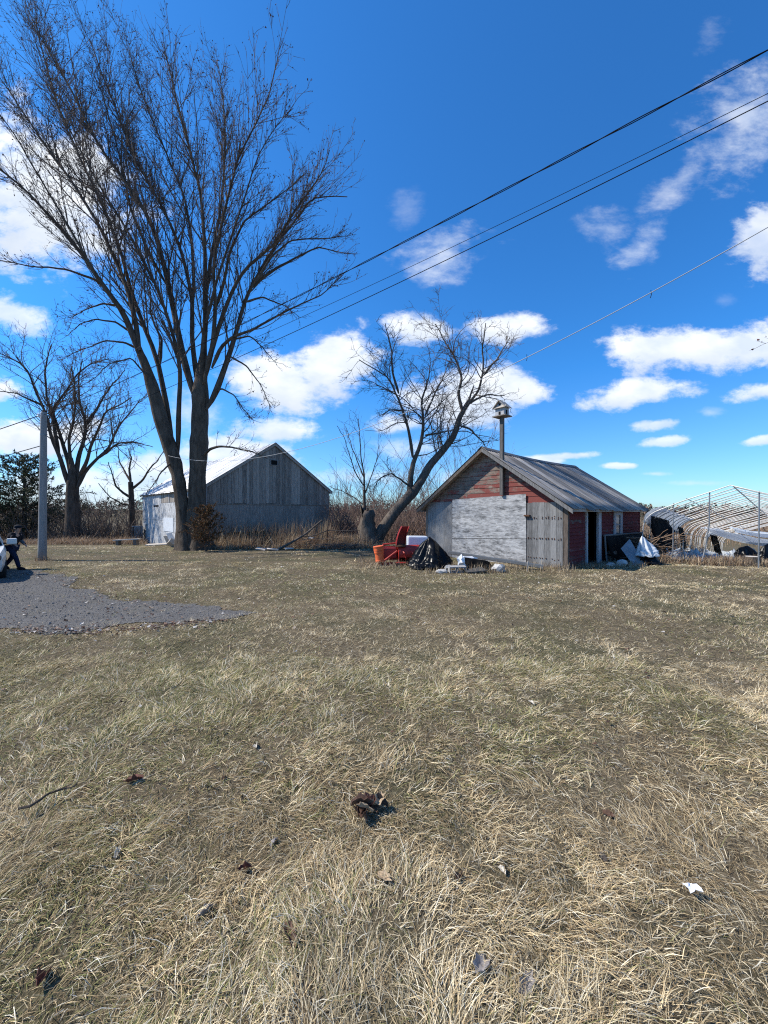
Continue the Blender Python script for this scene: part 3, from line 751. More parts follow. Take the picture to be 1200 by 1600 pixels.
def buds_mesh(P, size, k):
    B = len(P); m = B * k
    idx = np.repeat(np.arange(B), k); j = rng.integers(1, P.shape[1], m)
    c = P[idx, j] + rng.normal(size=(m, 3)) * size * .5
    s = size * rng.uniform(.5, 1.2, m)[:, None, None]
    q = norm(rng.normal(size=(m, 4, 3)))
    V = (c[:, None, :] + q * s).reshape(-1, 3); b = np.arange(m)[:, None] * 4
    F = np.concatenate([b + [0, 1, 2], b + [0, 2, 3], b + [0, 3, 1], b + [1, 3, 2]])
    return V, F
def stem_pts(pix, D, dd0, dd1, w0, w1, n=22, pw=1.0):
    pix = np.asarray(pix, float); s = np.r_[0, np.cumsum(np.linalg.norm(np.diff(pix, axis=0), axis=1))]; s /= s[-1]
    P = []
    for (px, py), t in zip(pix, s):
        P.append(at(px, py, D + dd0 + (dd1 - dd0) * t))
    q = resample(P, n); tt = np.linspace(0, 1, n)
    if isinstance(w0, (list, tuple)):
        d_ = np.r_[0, np.cumsum(np.linalg.norm(np.diff(np.array(P), axis=0), axis=1))]; w = np.interp(tt, d_ / d_[-1], w0)
    else: w = w0 + (w1 - w0) * tt ** pw
    return q, w / 2 * q[:, 1] / 600
def wobble(P, amt): return P + np.cumsum(rng.normal(size=P.shape) * amt, axis=1) * np.linspace(0, 1, P.shape[1])[None, :, None]

# ---- the big twin-trunked tree
BD = 20.7
tr = on_ground(308, BD)
big = empty('maple_tree', tr, (0, 0, 0), 'huge bare twin-trunked tree with budding crown in front of the barn', 'tree')
stems = [  # dd0, dd1, w0, w1, pixels
 ('trunk', 0, -.2, [26,23,17,18,19,20,18,14,9,4], 0, [(293,866),(291,850),(286,800),(280,750),(268,705),(254,667),(240,612),(228,572),(214,540),(206,520)]),
 ('trunk', .1, .1, [31,29,25,23,24,26,24,17,10,4], 0, [(312,866),(310,850),(308,800),(309,750),(311,700),(312,660),(312,622),(314,590),(318,555),(321,525)]),
 ('limb', 0, -3, 21, 2.5, [(241,615),(227,570),(214,540),(192,487),(160,445),(128,397),(88,349),(40,290),(0,250),(-70,190)]),
 ('limb', -.6, 1.5, 13, 2, [(219,548),(214,515),(208,485),(201,455),(180,405),(157,355),(117,280),(72,208),(20,110),(-10,60)]),
 ('limb', .2, 2.6, 14, 2, [(270,690),(260,630),(252,592),(247,560),(237,540),(220,497),(205,455),(192,400),(165,330),(130,240),(90,130),(62,10),(55,-40)]),
 ('limb', .3, 1, 8, 1.6, [(250,570),(253,530),(240,505),(235,487),(238,460),(228,420)]),
 ('limb', .2, -2.2, 13, 2, [(278,712),(279,660),(280,620),(283,590),(279,555),(265,505),(257,480),(242,442),(225,412),(200,360),(160,290),(120,200),(75,90)]),
 ('limb', 0, 2, 18, 2, [(308,632),(296,595),(285,555),(277,517),(267,467),(258,430),(248,387),(235,349),(219,315),(187,261),(149,200),(110,100),(62,-5),(40,-60)]),
 ('limb', .3, 3.2, 13, 2, [(313,628),(305,575),(299,520),(302,475),(294,435),(281,385),(256,331),(240,294),(205,220),(180,130),(150,40),(140,0)]),
 ('limb', 0, -1, 17, 2.2, [(313,628),(317,560),(322,505),(321,455),(321,405),(317,360),(313,300),(296,217),(278,140),(262,60),(255,30)]),
 ('limb', -.2, -3, 13, 2, [(318,600),(333,540),(338,470),(333,425),(340,380),(355,315),(373,230),(398,175),(425,110),(435,60)]),
 ('limb', -.1, -1.8, 14, 2, [(320,590),(332,542),(350,487),(366,448),(385,418),(430,385),(453,347),(477,310),(505,268),(517,222)]),
 ('limb', 0, .8, 16, 2, [(322,640),(334,622),(346,590),(360,550),(372,512),(381,478),(396,443),(420,402),(440,370),(470,335),(490,300),(548,298)]),
 ('limb', .5, 2.6, 9, 1.6, [(393,450),(405,438),(432,419),(469,400),(496,385),(549,392)]),
 ('limb', -.4, -2.6, 10, 1.6, [(331,575),(345,542),(362,527),(395,517),(422,500),(460,480),(500,462),(535,430)]),
 ('limb', -.6, -2.8, 9, 1.6, [(338,480),(350,440),(357,398),(379,347),(427,307),(455,280),(470,262)]),
 ('limb', .4, 2.4, 10, 1.6, [(321,470),(330,400),(345,330),(350,260),(352,180),(345,90),(340,55)]),
 ('limb', .8, 3, 9, 1.6, [(298,500),(304,440),(300,370),(290,300),(255,200),(225,110),(205,30)]),
 ('limb', -1.2, -4, 9, 1.6, [(190,485),(150,430),(110,360),(60,260),(10,160),(-40,90)]),
 ('limb', -1.2, -3.6, 7, 1.4, [(168,450),(149,437),(101,420),(40,413),(0,405),(-50,400)]),
 ('limb', 0, -1.6, 5, 1.3, [(336,612),(346,607),(365,617),(380,640),(395,655)]),
 ('limb', -.3, -2, 8, 1.6, [(318,712),(326,703),(341,697),(360,698),(395,705),(415,716)]),
 ('limb', -.3, -1.6, 5, 1.3, [(269,722),(262,728),(253,736),(240,757),(227,774)]),
 ('limb', -.3, -2, 6, 1.3, [(215,545),(195,535),(165,533),(130,548),(105,560)]),
 ('limb', -.2, -1.2, 5, 1.2, [(365,530),(390,525),(415,545),(435,570)]),
 ('limb', -.6, -2.5, 5, 1.2, [(232,590),(205,560),(170,570),(140,600)]),
 ('limb', -.4, -2.2, 6, 1.2, [(206,520),(180,503),(150,500),(120,510),(98,530)]),
 ('limb', -.6, -1.6, 6, 1.2, [(186,478),(160,474),(130,482),(106,500)]),
 ('limb', .1, 1.2, 6, 1.2, [(384,472),(410,464),(440,478),(462,500)]),
 ('limb', -.2, .8, 5, 1.2, [(358,556),(385,572),(405,600),(420,640)]),
 ('limb', 1, 2.4, 8, 1.4, [(260,445),(235,400),(205,330),(190,240),(165,120),(150,60)]),
 ('limb', -1, -3, 8, 1.4, [(322,505),(338,440),(362,370),(385,300),(405,220),(440,150),(462,125)]),
 ('limb', -.5, 1.5, 7, 1.4, [(400,440),(425,400),(455,375),(500,372),(545,370)]),
]
SP, SRd, LOW = [], [], []
for nm, d0, d1, w0, w1, pix in stems:
    pix = [(p_[0], p_[1] if p_[1] > 330 else 330 - (330 - p_[1]) * .82) for p_ in pix]     # the tips carry twigs beyond the limb's end
    q, r = stem_pts(pix, BD, d0, d1, w0 * .80 if nm == 'limb' else w0, w1 * (.6 if nm == 'limb' else 1), 26, .5 if nm == 'limb' else 1)
    if nm == 'trunk':
        f = np.exp(-np.linspace(0, 1, 26) * 9); r = r * (1 + .5 * f)
        q = q.copy()
    P1, R1 = q[None], r[None]
    if nm == 'limb': P1 = wobble(P1, .02); R1 = R1 * np.r_[.35, .75, np.ones(24)][None]
    v, f = tubes(P1, R1 * (1 + .06 * rng.normal(size=R1.shape) * (nm == 'trunk')), 18 if nm == 'trunk' else 9)
    if nm == 'trunk':
        a_ = np.arctan2(v[:, 1] - np.repeat(q[:, 1], 18), v[:, 0] - np.repeat(q[:, 0], 18)); hh = v[:, 2]
        cen = np.repeat(q, 18, axis=0); k_ = 1 + .07 * np.sin(5 * a_ + hh * .7) + .05 * np.sin(9 * a_ - hh) ; fl = np.exp(-(hh - tr[2]) * 2.2)
        k_ = k_ + fl * .22 * np.sin(4 * a_ + 1.0)
        v = cen + (v - cen) * k_[:, None]
    o = link(nm, raw_mesh(nm, v - tr, f, 4, M['bark'], True), big)
    if nm == 'limb': SP.append(P1[0]); SRd.append(R1[0])
SP = np.stack(SP); SRd = np.stack(SRd)
a1, r1 = spawn(SP, SRd, 1.7, .16, .98, 30, 9, .30, .7, 5.0, .5, 9, .20, .06, .013, slim=.009)
keep = a1[:, -1, 2] > 3.2; a1, r1 = a1[keep], r1[keep]
a2, r2 = spawn(a1, r1, 2.6, .15, 1, 34, 10, .42, .4, 2.2, .6, 6, .14, .09, .011)
a3, r3 = spawn(a2, r2, 3.0, .15, 1, 36, 12, .5, .22, .9, .62, 3, .12, .12, .009)
a0, r0_ = spawn(SP, SRd, 6.4, .45, 1, 30, 9, .2, .6, 2.2, .5, 6, .16, .09, .011)
a3b, r3b = spawn(a0, r0_, 3.2, .15, 1, 36, 12, .5, .22, .8, .62, 3, .12, .12, .009)
parts = [tubes(a1, r1, 5), tubes(a2, r2, 3), tubes(a3, r3, 3), tubes(a0, r0_, 3), tubes(a3b, r3b, 3)]
v, f = join(parts); tag(link('crown', raw_mesh('crown', v - tr, f, 4, M['twig'], True), big), kind='stuff')
v, f = buds_mesh(np.concatenate([a3, a3b]), .046, 1); tag(link('bud', raw_mesh('bud', v - tr, f, 3, M['bud']), big), kind='stuff')

def traced_tree(name, label, group, base, D, stems, bark_m, twig_m, dens=(1.6, 2.2, 2.6), lens=(.5, .5, .5), up=.12, ang=38, rm=1.0, wand=.1, tmin=.25):
    root = empty(name, base, (0, 0, 0), label, 'tree', group)
    SP, SRd = [], []
    for nm, d0, d1, w0, w1, pix in stems:
        q, r = stem_pts(pix, D, d0, d1, w0, w1, 20, .6)
        if nm == 'limb': r = r * .82
        if nm == 'trunk': r = r * (1 + .5 * np.exp(-np.linspace(0, 1, 20) * 10))
        if nm == 'limb': r = r * np.r_[.5, .85, np.ones(18)]
        P1 = q[None] if nm == 'trunk' else wobble(q[None], .03)
        v, f = tubes(P1, r[None], 12 if nm == 'trunk' else 8)
        link(nm, raw_mesh(nm, v - base, f, 4, bark_m, True), root)
        SP.append(P1[0]); SRd.append(r)
    lim = [i for i, s in enumerate(stems) if s[0] != 'trunk']
    SP = np.stack([SP[i] for i in lim]); SRd = np.stack([SRd[i] for i in lim])
    b1, q1 = spawn(SP, SRd, dens[0], tmin, 1, ang, 12, lens[0], .9, 3.4, .5, 9, up, wand, .012 * rm, slim=.012)
    b2, q2 = spawn(b1, q1, dens[1], .15, 1, ang + 4, 14, lens[1], .4, 1.8, .62, 6, up * .8, wand * 1.2, .0095 * rm)
    b3, q3 = spawn(b2, q2, dens[2], .2, 1, ang + 4, 14, lens[2], .2, .8, .68, 3, up * .6, wand * 1.4, .008 * rm)
    v, f = join([tubes(b1, q1, 4), tubes(b2, q2, 3), tubes(b3, q3, 3)])
    tag(link('crown', raw_mesh('crown', v - base, f, 4, twig_m, True), root), kind='stuff')
    return root

# ---- spreading tree on the left
traced_tree('elm_tree', 'wide spreading bare tree behind the utility pole', None, at(113, 856, 33), 33, [
 ('trunk', 0, 0, [24,20,17,16,9,3], 0, [(113,858),(114,812),(113,777),(114,752),(113,732),(112,715)]),
 ('limb', 0, -2, 11, 1.6, [(110,765),(104,748),(93,710),(81,684),(76,656),(69,632),(57,613),(50,588),(43,570),(14,554),(-10,545)]),
 ('limb', -.3, 1.5, 9, 1.5, [(92,708),(86,675),(83,651),(74,622),(71,584),(76,560),(81,535)]),
 ('limb', 0, 1, 10, 1.5, [(111,760),(109,729),(95,687),(85,656),(78,640),(102,608),(112,587),(138,568),(165,560)]),
 ('limb', .2, -1, 9, 1.5, [(113,755),(109,706),(107,682),(114,660),(116,641),(118,605),(112,575)]),
 ('limb', 0, 2, 11, 1.6, [(117,760),(119,741),(123,713),(133,682),(135,660),(126,632),(124,595),(130,565)]),
 ('limb', .2, -2.4, 10, 1.5, [(120,758),(126,741),(138,717),(142,698),(152,677),(166,644),(190,634),(212,622)]),
 ('limb', -.2, 1.2, 9, 1.5, [(121,762),(133,736),(152,717),(171,701),(185,670),(202,646),(218,628)]),
 ('limb', .4, 2.5, 7, 1.4, [(135,665),(150,640),(165,610),(180,590),(190,575)]),
 ('limb', -.4, -2.5, 6, 1.3, [(70,635),(50,625),(25,608),(0,602)]),
 ('limb', -.4, -2.0, 6, 1.3, [(152,717),(185,692),(210,690),(235,700)]),
], M['bark_far'], M['twig'], (3.2, 2.8, 1.8), rm=1.4, up=.1, ang=40, wand=.13)
# ---- smaller tree between it and the barn
traced_tree('small_tree', 'small dark bare tree left of the barn', None, at(206, 842, 37), 37, [
 ('trunk', 0, 0, 12, 7, [(207,845),(206,800),(205,770),(204,753)]),
 ('limb', 0, -1, 6, 1.4, [(205,778),(192,770),(180,760),(172,742),(163,725)]),
 ('limb', 0, 1, 6, 1.4, [(204,755),(203,735),(207,715),(200,700)]),
 ('limb', 0, -.6, 6, 1.4, [(205,765),(214,758),(223,750),(232,735),(245,722),(256,705)]),
 ('limb', 0, 1.4, 5, 1.3, [(204,752),(196,738),(188,722),(190,705)]),
 ('limb', 0, -1.4, 4, 1.2, [(206,790),(190,788),(172,778),(155,758)]),
], M['bark_far'], M['twig'], (3.0, 2.6, 1.8), rm=1.6, up=.05, ang=45, wand=.16, tmin=.2)
# ---- leaning tree behind the shed
lb = at(580, 853, 22.6)
lean = traced_tree('leaning_tree', 'gnarled bare tree leaning right behind the red snow blower', None, lb, 22.6, [
 ('trunk', 0, .2, [22,20,18,17,16,16,11,4], 0, [(581,858),(588,842),(597,828),(614,804),(632,783),(647,768),(659,750),(668,733)]),
 ('limb', .2, 0, 15, 1.4, [(638,782),(641,775),(641,750),(647,720),(656,702),(663,675),(664,648),(660,625),(672,590),(676,560)]),
 ('limb', .1, -1.8, 8, 1.6, [(645,715),(640,675),(632,642),(620,609),(611,588),(590,576),(566,564)]),
 ('limb', -.5, -1, 6, 1.4, [(623,615),(615,585),(617,555),(612,530),(608,512)]),
 ('limb', .2, .2, [16,16,15,13,12,10,8,4,2], 0, [(640,776),(659,750),(671,726),(695,702),(713,675),(722,648),(728,636),(740,618),(746,600)]),
 ('limb', .2, -1, 8, 1.6, [(719,655),(727,638),(749,609),(758,576),(755,546),(761,508)]),
 ('limb', -.1, .8, 6, 1.4, [(757,585),(768,570),(779,558),(800,519)]),
 ('limb', .2, 1.5, 8, 1.5, [(723,645),(716,615),(722,588),(710,555),(692,531),(680,505)]),
 ('limb', .2, 1, 6, 1.4, [(730,632),(745,624),(765,620),(790,628)]),
 ('limb', .1, -1, 5, 1.3, [(664,680),(685,678),(708,672),(725,660)]),
 ('limb', .2, -1.4, 5, 1.3, [(718,665),(735,670),(755,690),(765,710)]),
 ('limb', 0, 1.3, 5, 1.3, [(664,650),(675,625),(690,590),(700,560)]),
 ('limb', 0, -1.6, 5, 1.3, [(640,760),(615,740),(600,745),(590,765)]),
 ('limb', 0, -1, 5, 1.3, [(632,642),(610,640),(595,650)]),
], M['bark_old'], M['twig'], (4.4, 3.6, 2.3), rm=1.2, up=.02, ang=48, wand=.17)
# ---- hollow broken trunk beside it, with a thin sapling growing out of the gap
hp, hr = stem_pts([(577,862),(576,840),(573,820),(575,800),(570,793)], 22.2, 0, 0, 34, 16, 12)
hr = hr * (1 + .35 * np.exp(-np.linspace(0, 1, 12) * 7)); vb, fb = tubes(hp[None], hr[None], 14)
hb_ = at(577, 856, 22.2)
cen = np.repeat(hp, 14, 0); aa = np.tile(np.arange(14), 12) * 2 * np.pi / 14
vb = cen + (vb - cen) * (1 + .2 * np.sin(3 * aa + cen[:, 2] * 2.2) + .1 * np.sin(7 * aa - cen[:, 2] * 4) + .09 * rng.normal(size=len(aa)))[:, None]
vb[-14:, 2] += rng.uniform(-.5, .4, 14)
stp = link('broken_trunk', raw_mesh('broken_trunk', vb - hb_, fb, 4, M['bark_old'], True), None, hb_)
stp.modifiers.new('thickness', 'SOLIDIFY').thickness = .06
tag(stp, 'hollow broken tree trunk standing at the foot of the leaning tree', 'tree stump')
traced_tree('sapling', 'thin upright sapling growing beside the hollow broken trunk', None, at(567, 855, 23.4), 23.4, [
 ('trunk', 0, 0, 6, 4, [(567,856),(568,830),(570,795),(569,765)]),
 ('limb', 0, 0, 4, 1, [(569,768),(569,740),(565,720),(564,690),(562,655)]),
 ('limb', 0, -.8, 3, 1, [(569,760),(555,740),(545,715),(535,690),(520,670)]),
 ('limb', 0, .8, 3, 1, [(568,745),(560,725),(552,700),(545,672)]),
 ('limb', 0, -.6, 3, 1, [(569,775),(580,745),(588,720),(590,695)]),
 ('limb', 0, .6, 3, 1, [(569,790),(552,775),(535,765),(515,760)]),
], M['bark_far'], M['twig'], (2.2, 2.4, 2.2), rm=.9, up=.12, ang=34, wand=.1)
# ---- the tree just outside the picture on the right, whose tips reach in
rb_ = np.array([14.6, 9.4, gz1(14.6, 9.4)])
rt = empty('roadside_tree', rb_, (0, 0, 0), 'bare tree at the right edge with only its branch tips in view', 'tree')
def line3(a, b, n, sag=0): 
    t = np.linspace(0, 1, n)[:, None]; return np.array(a) * (1 - t) + np.array(b) * t - np.array([0, 0, 1]) * sag * 4 * t * (1 - t)
q = line3(rb_, rb_ + [0, 0, 9.5], 20); rr_ = np.linspace(.2, .06, 20)
v, f = tubes(wobble(q[None], .03), rr_[None], 10); link('trunk', raw_mesh('trunk', v - rb_, f, 4, M['bark'], True), rt)
LS, LR = [], []
for (z0, tip) in ((3.0, (9.75, 9.2, 6.35)), (5.2, (9.55, 9.0, 9.15)), (4, (12, 6, 8)), (4.5, (17, 8, 9)), (5.5, (15, 12.5, 9.5)), (6.5, (13, 10, 12)), (6, (16.5, 9, 11.5)), (3.6, (18, 11, 7))):
    LS.append(resample(line3(rb_ + [0, 0, z0], tip, 12, -.4), 16)); LR.append(np.linspace(.06, .012, 16))
LS = wobble(np.stack(LS), .02); LR = np.stack(LR)
for i in range(len(LS)):
    v, f = tubes(LS[i:i+1], LR[i:i+1], 6); link('limb', raw_mesh('limb', v - rb_, f, 4, M['bark'], True), rt)
b1, q1 = spawn(LS, LR, 2, .3, 1, 36, 10, .3, .3, 1.2, .6, 6, .1, .1, .008); b2, q2 = spawn(b1, q1, 3, .2, 1, 36, 12, .5, .15, .5, .7, 4, .1, .12, .006)
v, f = join([tubes(b1, q1, 4), tubes(b2, q2, 3)]); tag(link('crown', raw_mesh('crown', v - rb_, f, 4, M['twig'], True), rt), kind='stuff')
v, f = buds_mesh(b2, .035, 2); tag(link('bud', raw_mesh('bud', v - rb_, f, 3, M['bud']), rt), kind='stuff')

# ---- conifers: limbs carrying sprays of needle-sized faces
def sprays(P, count, size, tints, droop=0.0):
    B, n, _ = P.shape; m = B * count
    idx = np.repeat(np.arange(B), count); t = rng.random(m) ** .8; f = t * (n - 1); i = np.minimum(f.astype(int), n - 2); w = (f - i)[:, None]
    c = P[idx, i] * (1 - w) + P[idx, i + 1] * w; tg = norm(P[idx, i + 1] - P[idx, i])
    d = norm(tg * .8 + rng.normal(size=(m, 3)) * .7 + [0, 0, -droop]); s = norm(np.cross(d, rng.normal(size=(m, 3))))
    ln = (size * rng.uniform(.6, 1.4, m))[:, None]; wd = ln * .13
    V = np.stack([c - s * wd, c + s * wd, c + d * ln * .6 + s * wd * .8, c + d * ln, c + d * ln * .6 - s * wd * .8], 1)
    col = np.array(tints)[rng.integers(0, len(tints), m)] * rng.uniform(.7, 1.3, m)[:, None]
    T = np.repeat(np.c_[col, np.ones(m)][:, None, :], 5, 1)
    b = np.arange(m)[:, None] * 5
    F = np.concatenate([np.concatenate([b + [0, 1, 2], b + [0, 2, 4], b + [4, 2, 3]], 1)]).reshape(-1, 3)
    return V.reshape(-1, 3), F, T.reshape(-1, 4)
def conifer(name, label, cat, base, h, rad, nl, tints, size, count, z_lo=.1, lean=.25, group=None, shape=1.0):
    root = empty(name, base, (0, 0, random.uniform(0, 6)), label, cat, group)
    v, f = tubes(line3((0, 0, -.2), (0, 0, h * .97), 10)[None], np.linspace(.035 * h, .01, 10)[None], 8)
    link('trunk', raw_mesh('trunk', v, f, 4, M['bark_far'], True), root)
    z = np.linspace(z_lo, .98, nl) ; A = rng.uniform(0, 6.28, nl); ln = rad * (1 - z ** 1.6) ** shape * rng.uniform(.55, 1.2, nl) + .12
    t = np.linspace(0, 1, 7)
    P = np.stack([np.cos(A)[:, None] * ln[:, None] * t, np.sin(A)[:, None] * ln[:, None] * t, (z * h)[:, None] + ln[:, None] * (lean * t + .12 * t ** 2)], -1)
    P = wobble(P, .03); Rr = np.linspace(.018 * h / 5, .005, 7)[None] + np.zeros((nl, 1))
    b1, q1 = spawn(P, Rr, 3.0, .15, 1, 42, 10, .35, .12, .9, .6, 5, .05, .1, .005)
    v, f = join([tubes(P, Rr, 4), tubes(b1, q1, 3)]); tag(link('limb', raw_mesh('limb', v, f, 4, M['twig'], True), root), kind='stuff')
    v1, f1, t1 = sprays(b1, count, size, tints); v2, f2, t2 = sprays(P, count * 2, size, tints)
    me = raw_mesh('crown', np.r_[v1, v2], np.r_[f1, f2 + len(v1)], 3, M['needle'], False, np.r_[t1, t2])
    tag(link('crown', me, root), kind='stuff'); return root
EV = [(.035, .05, .03), (.05, .07, .035), (.07, .075, .04), (.06, .045, .03)]
conifer('pine_tree', 'dark broad evergreen left of the utility pole', 'tree', at(38, 852, 36), 8.4, 4.4, 100, EV, .22, 15, .10, .3, None, .5)
conifer('pine_tree', 'low dark evergreen cut by the left edge of the photo', 'tree', at(-30, 852, 33), 5.4, 3.2, 70, EV, .2, 15, .1, .3, None, .5)
conifer('cedar_bush', 'rusty brown young cedar crowding the big tree trunk', 'bush', on_ground(322, 19.6), 2.2, .9, 80, [(.10, .055, .025), (.15, .07, .026), (.06, .055, .026), (.18, .09, .04)], .085, 22, .04, .8, None, .7)

# ================================================================== BLADES: grass, weeds
FOOT_SHED = np.array([shed_xy(.05, .05), shed_xy(SL, .05), shed_xy(SL, SW), shed_xy(.05, SW)])
FOOT_BARN = np.array([bxy(0, 0), bxy(BW, 0), bxy(BW, BL), bxy(0, BL)])
PAL = np.array([(.72, .58, .35), (.88, .755, .52), (.57, .435, .25), (.31, .22, .12), (.285, .275, .11), (.20, .21, .08), (.58, .50, .34)])
def blades(x, y, length, width, e0, e1, segs, az, tint, lift=0.0):
    m = len(x); root = np.stack([x, y, gz(x, y) - .01 + lift], 1)
    h = np.stack([np.cos(az), np.sin(az)], 1); side = np.stack([-np.sin(az), np.cos(az), np.zeros(m)], 1)
    side[:, 2] = rng.normal(size=m) * .5; side = norm(side)
    pts = [root]; p = root
    for k in range(segs):
        e = e0 + (e1 - e0) * ((k + .5) / segs); st = (length / segs)[:, None]
        p = p + np.stack([h[:, 0] * np.cos(e), h[:, 1] * np.cos(e), np.sin(e)], 1) * st
        pts.append(p)
    V = []
    for k in range(segs):
        w = (width * (1 - .55 * k / segs) / 2)[:, None]; V += [pts[k] - side * w, pts[k] + side * w]
    V.append(pts[-1]); nv = len(V)
    V = np.stack(V, 1); V[:, :, 2] = np.maximum(V[:, :, 2], root[:, None, 2] + .002)
    F = []
    for k in range(segs - 1):
        a = 2 * k; F += [(a, a + 1, a + 3), (a, a + 3, a + 2)]
    a = 2 * (segs - 1); F.append((a, a + 1, a + 2))
    F = (np.arange(m)[:, None, None] * nv + np.array(F)[None]).reshape(-1, 3)
    T = np.repeat(np.c_[tint, np.ones(m)][:, None, :], nv, 1).reshape(-1, 4)
    return V.reshape(-1, 3), F, T
def pick_tint(x, y, green_bias=0.0):
    m = len(x)
    g = fbm(x * .45, y * .45, 77, 4) + green_bias + .10 * (fbm(x * 3, y * 3, 5, 2) - .5)
    g = g + .05 * sig((-x - 1) / 2) + .10 * sig((-x - 3) / 1.5) * sig((y - 8) / 1.5) * sig((20 - y) / 1.5)
    g = g + .16 * (fbm(x * 1.7 + y * .6, y * 1.1, 640, 3) - .5) * sig((6 - y) / 1.2) + .025 * sig((4 - y) / .8)
    pg = np.clip((g - .47) * 2.3, .03, .5)
    br = np.clip((fbm(x * .8, y * .8, 120, 3) - .5) * 2.2, 0, .5)
    u = rng.random(m); c = np.empty((m, 3)); u2 = rng.random(m)
    straw = np.select([u2 < .36, u2 < .56, u2 < .80, u2 < .90], [0, 1, 2, 6], 3)
    brown = np.where(u2 < .5, 2, 3); green = np.where(u2 < .6, 4, 5)
    ix = np.where(u < pg, green, np.where(u < pg + br * (1 - pg), brown, straw))
    sp_ = np.interp(y, [3, 7], [0, .18]); c = PAL[ix] * (rng.uniform(.56, 1.16, m) + sp_ * rng.uniform(-1.3, 1.3, m))[:, None]; pale = rng.random(m) < .07
    c[pale] = np.array((.72, .67, .54)) * rng.uniform(.85, 1.1, pale.sum())[:, None]
    return c
parts_v, parts_f, parts_t, off = [], [], [], 0
def add_blades(res):
    global off
    v, f, t = res; parts_v.append(v); parts_f.append(f + off); parts_t.append(t); off += len(v)
RINGS = [(.7, 2.6, 12000, 2, .0033, 0), (2.6, 5.2, 6600, 2, .0044, 0), (5.2, 9, 4000, 1, .0085, 0), (9, 15, 1700, 1, .015, 0), (15, 27, 350, 1, .028, 0),
         (.7, 2.6, 8000, 1, .0045, 1), (2.6, 5.2, 5000, 1, .006, 1), (5.2, 9, 1800, 1, .010, 1), (9, 15, 900, 1, .017, 1),
         (-1.5, 5, 1500, 1, .0075, 2), (5, 10, 700, 1, .011, 2), (10, 27, 170, 1, .024, 2)]   # the last three: beside the view and behind the camera
for d0, d1, den, sg, wd, mat_ in RINGS:
    half = 1.08
    area = (d1 * d1 - d0 * d0) * half + 1.0 * (d1 - d0)
    m = int(area * den)
    if mat_ == 2:
        ext = 3.2 if d0 < 10 else 7; m = int((d1 - d0) * ext * 2 * den); y = rng.uniform(d0, d1, m); e_ = half * np.maximum(y, 0) + .5
        x = np.where(rng.random(m) < .5, -1, 1) * (e_ + rng.random(m) * ext)
        x = np.where(y < .7, rng.uniform(-1, 1, m) * (e_ + ext), x)
    else:
        y = np.sqrt(rng.uniform(d0 * d0, d1 * d1, m)); x = rng.uniform(-1, 1, m) * (half * y + .5)
    tuft = fbm(x * 2.2, y * 2.2, 31, 3)
    drv = on_drive(x + rng.normal(size=m) * .28, y + rng.normal(size=m) * .2); keep = ~in_poly(x, y, FOOT_SHED) & ~in_poly(x, y, FOOT_BARN)
    keep &= ~drv | (rng.random(m) < .07 + .6 * np.clip((fbm(x * .9, y * .9, 60, 3) - .55) * 5, 0, 1))
    keep &= rng.random(m) < np.clip(.8 + 1.2 * (tuft - .35), .72, 1)
    x, y, tuft = x[keep], y[keep], tuft[keep]; m = len(x)
    flow = 2 * np.pi * fbm(x * .35, y * .35, 91, 2) * 1.6 + 1.2 * (fbm(x * 1.6, y * 1.6, 14, 2) - .5) * np.pi
    def cell(sz, sd):           # each tussock leans its own way and has its own vigour
        wx = x / sz + .9 * fbm(x / sz * .7, y / sz * .7, sd, 2); wy = y / sz + .9 * fbm(x / sz * .7, y / sz * .7, sd + 5, 2)
        return _hash(np.floor(wx), np.floor(wy), sd), _hash(np.floor(wx), np.floor(wy), sd + 9), _hash(np.floor(wx), np.floor(wy), sd + 21)
    ca_, ch_, ct_ = cell(.19, 400)
    az = flow + (ca_ - .5) * 3.4 + rng.normal(size=m) * .8
    ln = rng.gamma(5, 1, m) / 5 * (.092 + .085 * np.clip(tuft - .32, 0, .6) / .5) * np.interp(y, [1, 3.5, 6, 12, 27], [1.1, .95, .7, .6, .75])
    ln = np.clip(ln * (.5 + .62 * ch_), .02, .19)
    e0 = R(58) - rng.random(m) * R(50); e1 = e0 - rng.uniform(R(20), R(85), m)
    t = pick_tint(x, y) * (.78 + .44 * ct_)[:, None]
    if sg == 1: e0 = e0 - R(12)
    if mat_ == 1:               # the flattened thatch under the standing blades
        az = rng.uniform(0, 2 * np.pi, m); ln = rng.uniform(.03, .12, m) * np.interp(y, [1, 6], [1, 1.2]); e0 = R(3) + rng.random(m) * R(22); e1 = e0 - rng.random(m) * R(30); t = t * .8
    add_blades(blades(x, y, ln, wd * rng.uniform(.6, 1.35, m), e0, e1, sg, az, t))
V = np.concatenate(parts_v); F = np.concatenate(parts_f); T = np.concatenate(parts_t)
tag(link('dry_grass', raw_mesh('dry_grass', V, F, 3, M['grass'], True, T)), 'matted straw coloured winter grass covering the whole yard', 'grass', None, 'stuff')

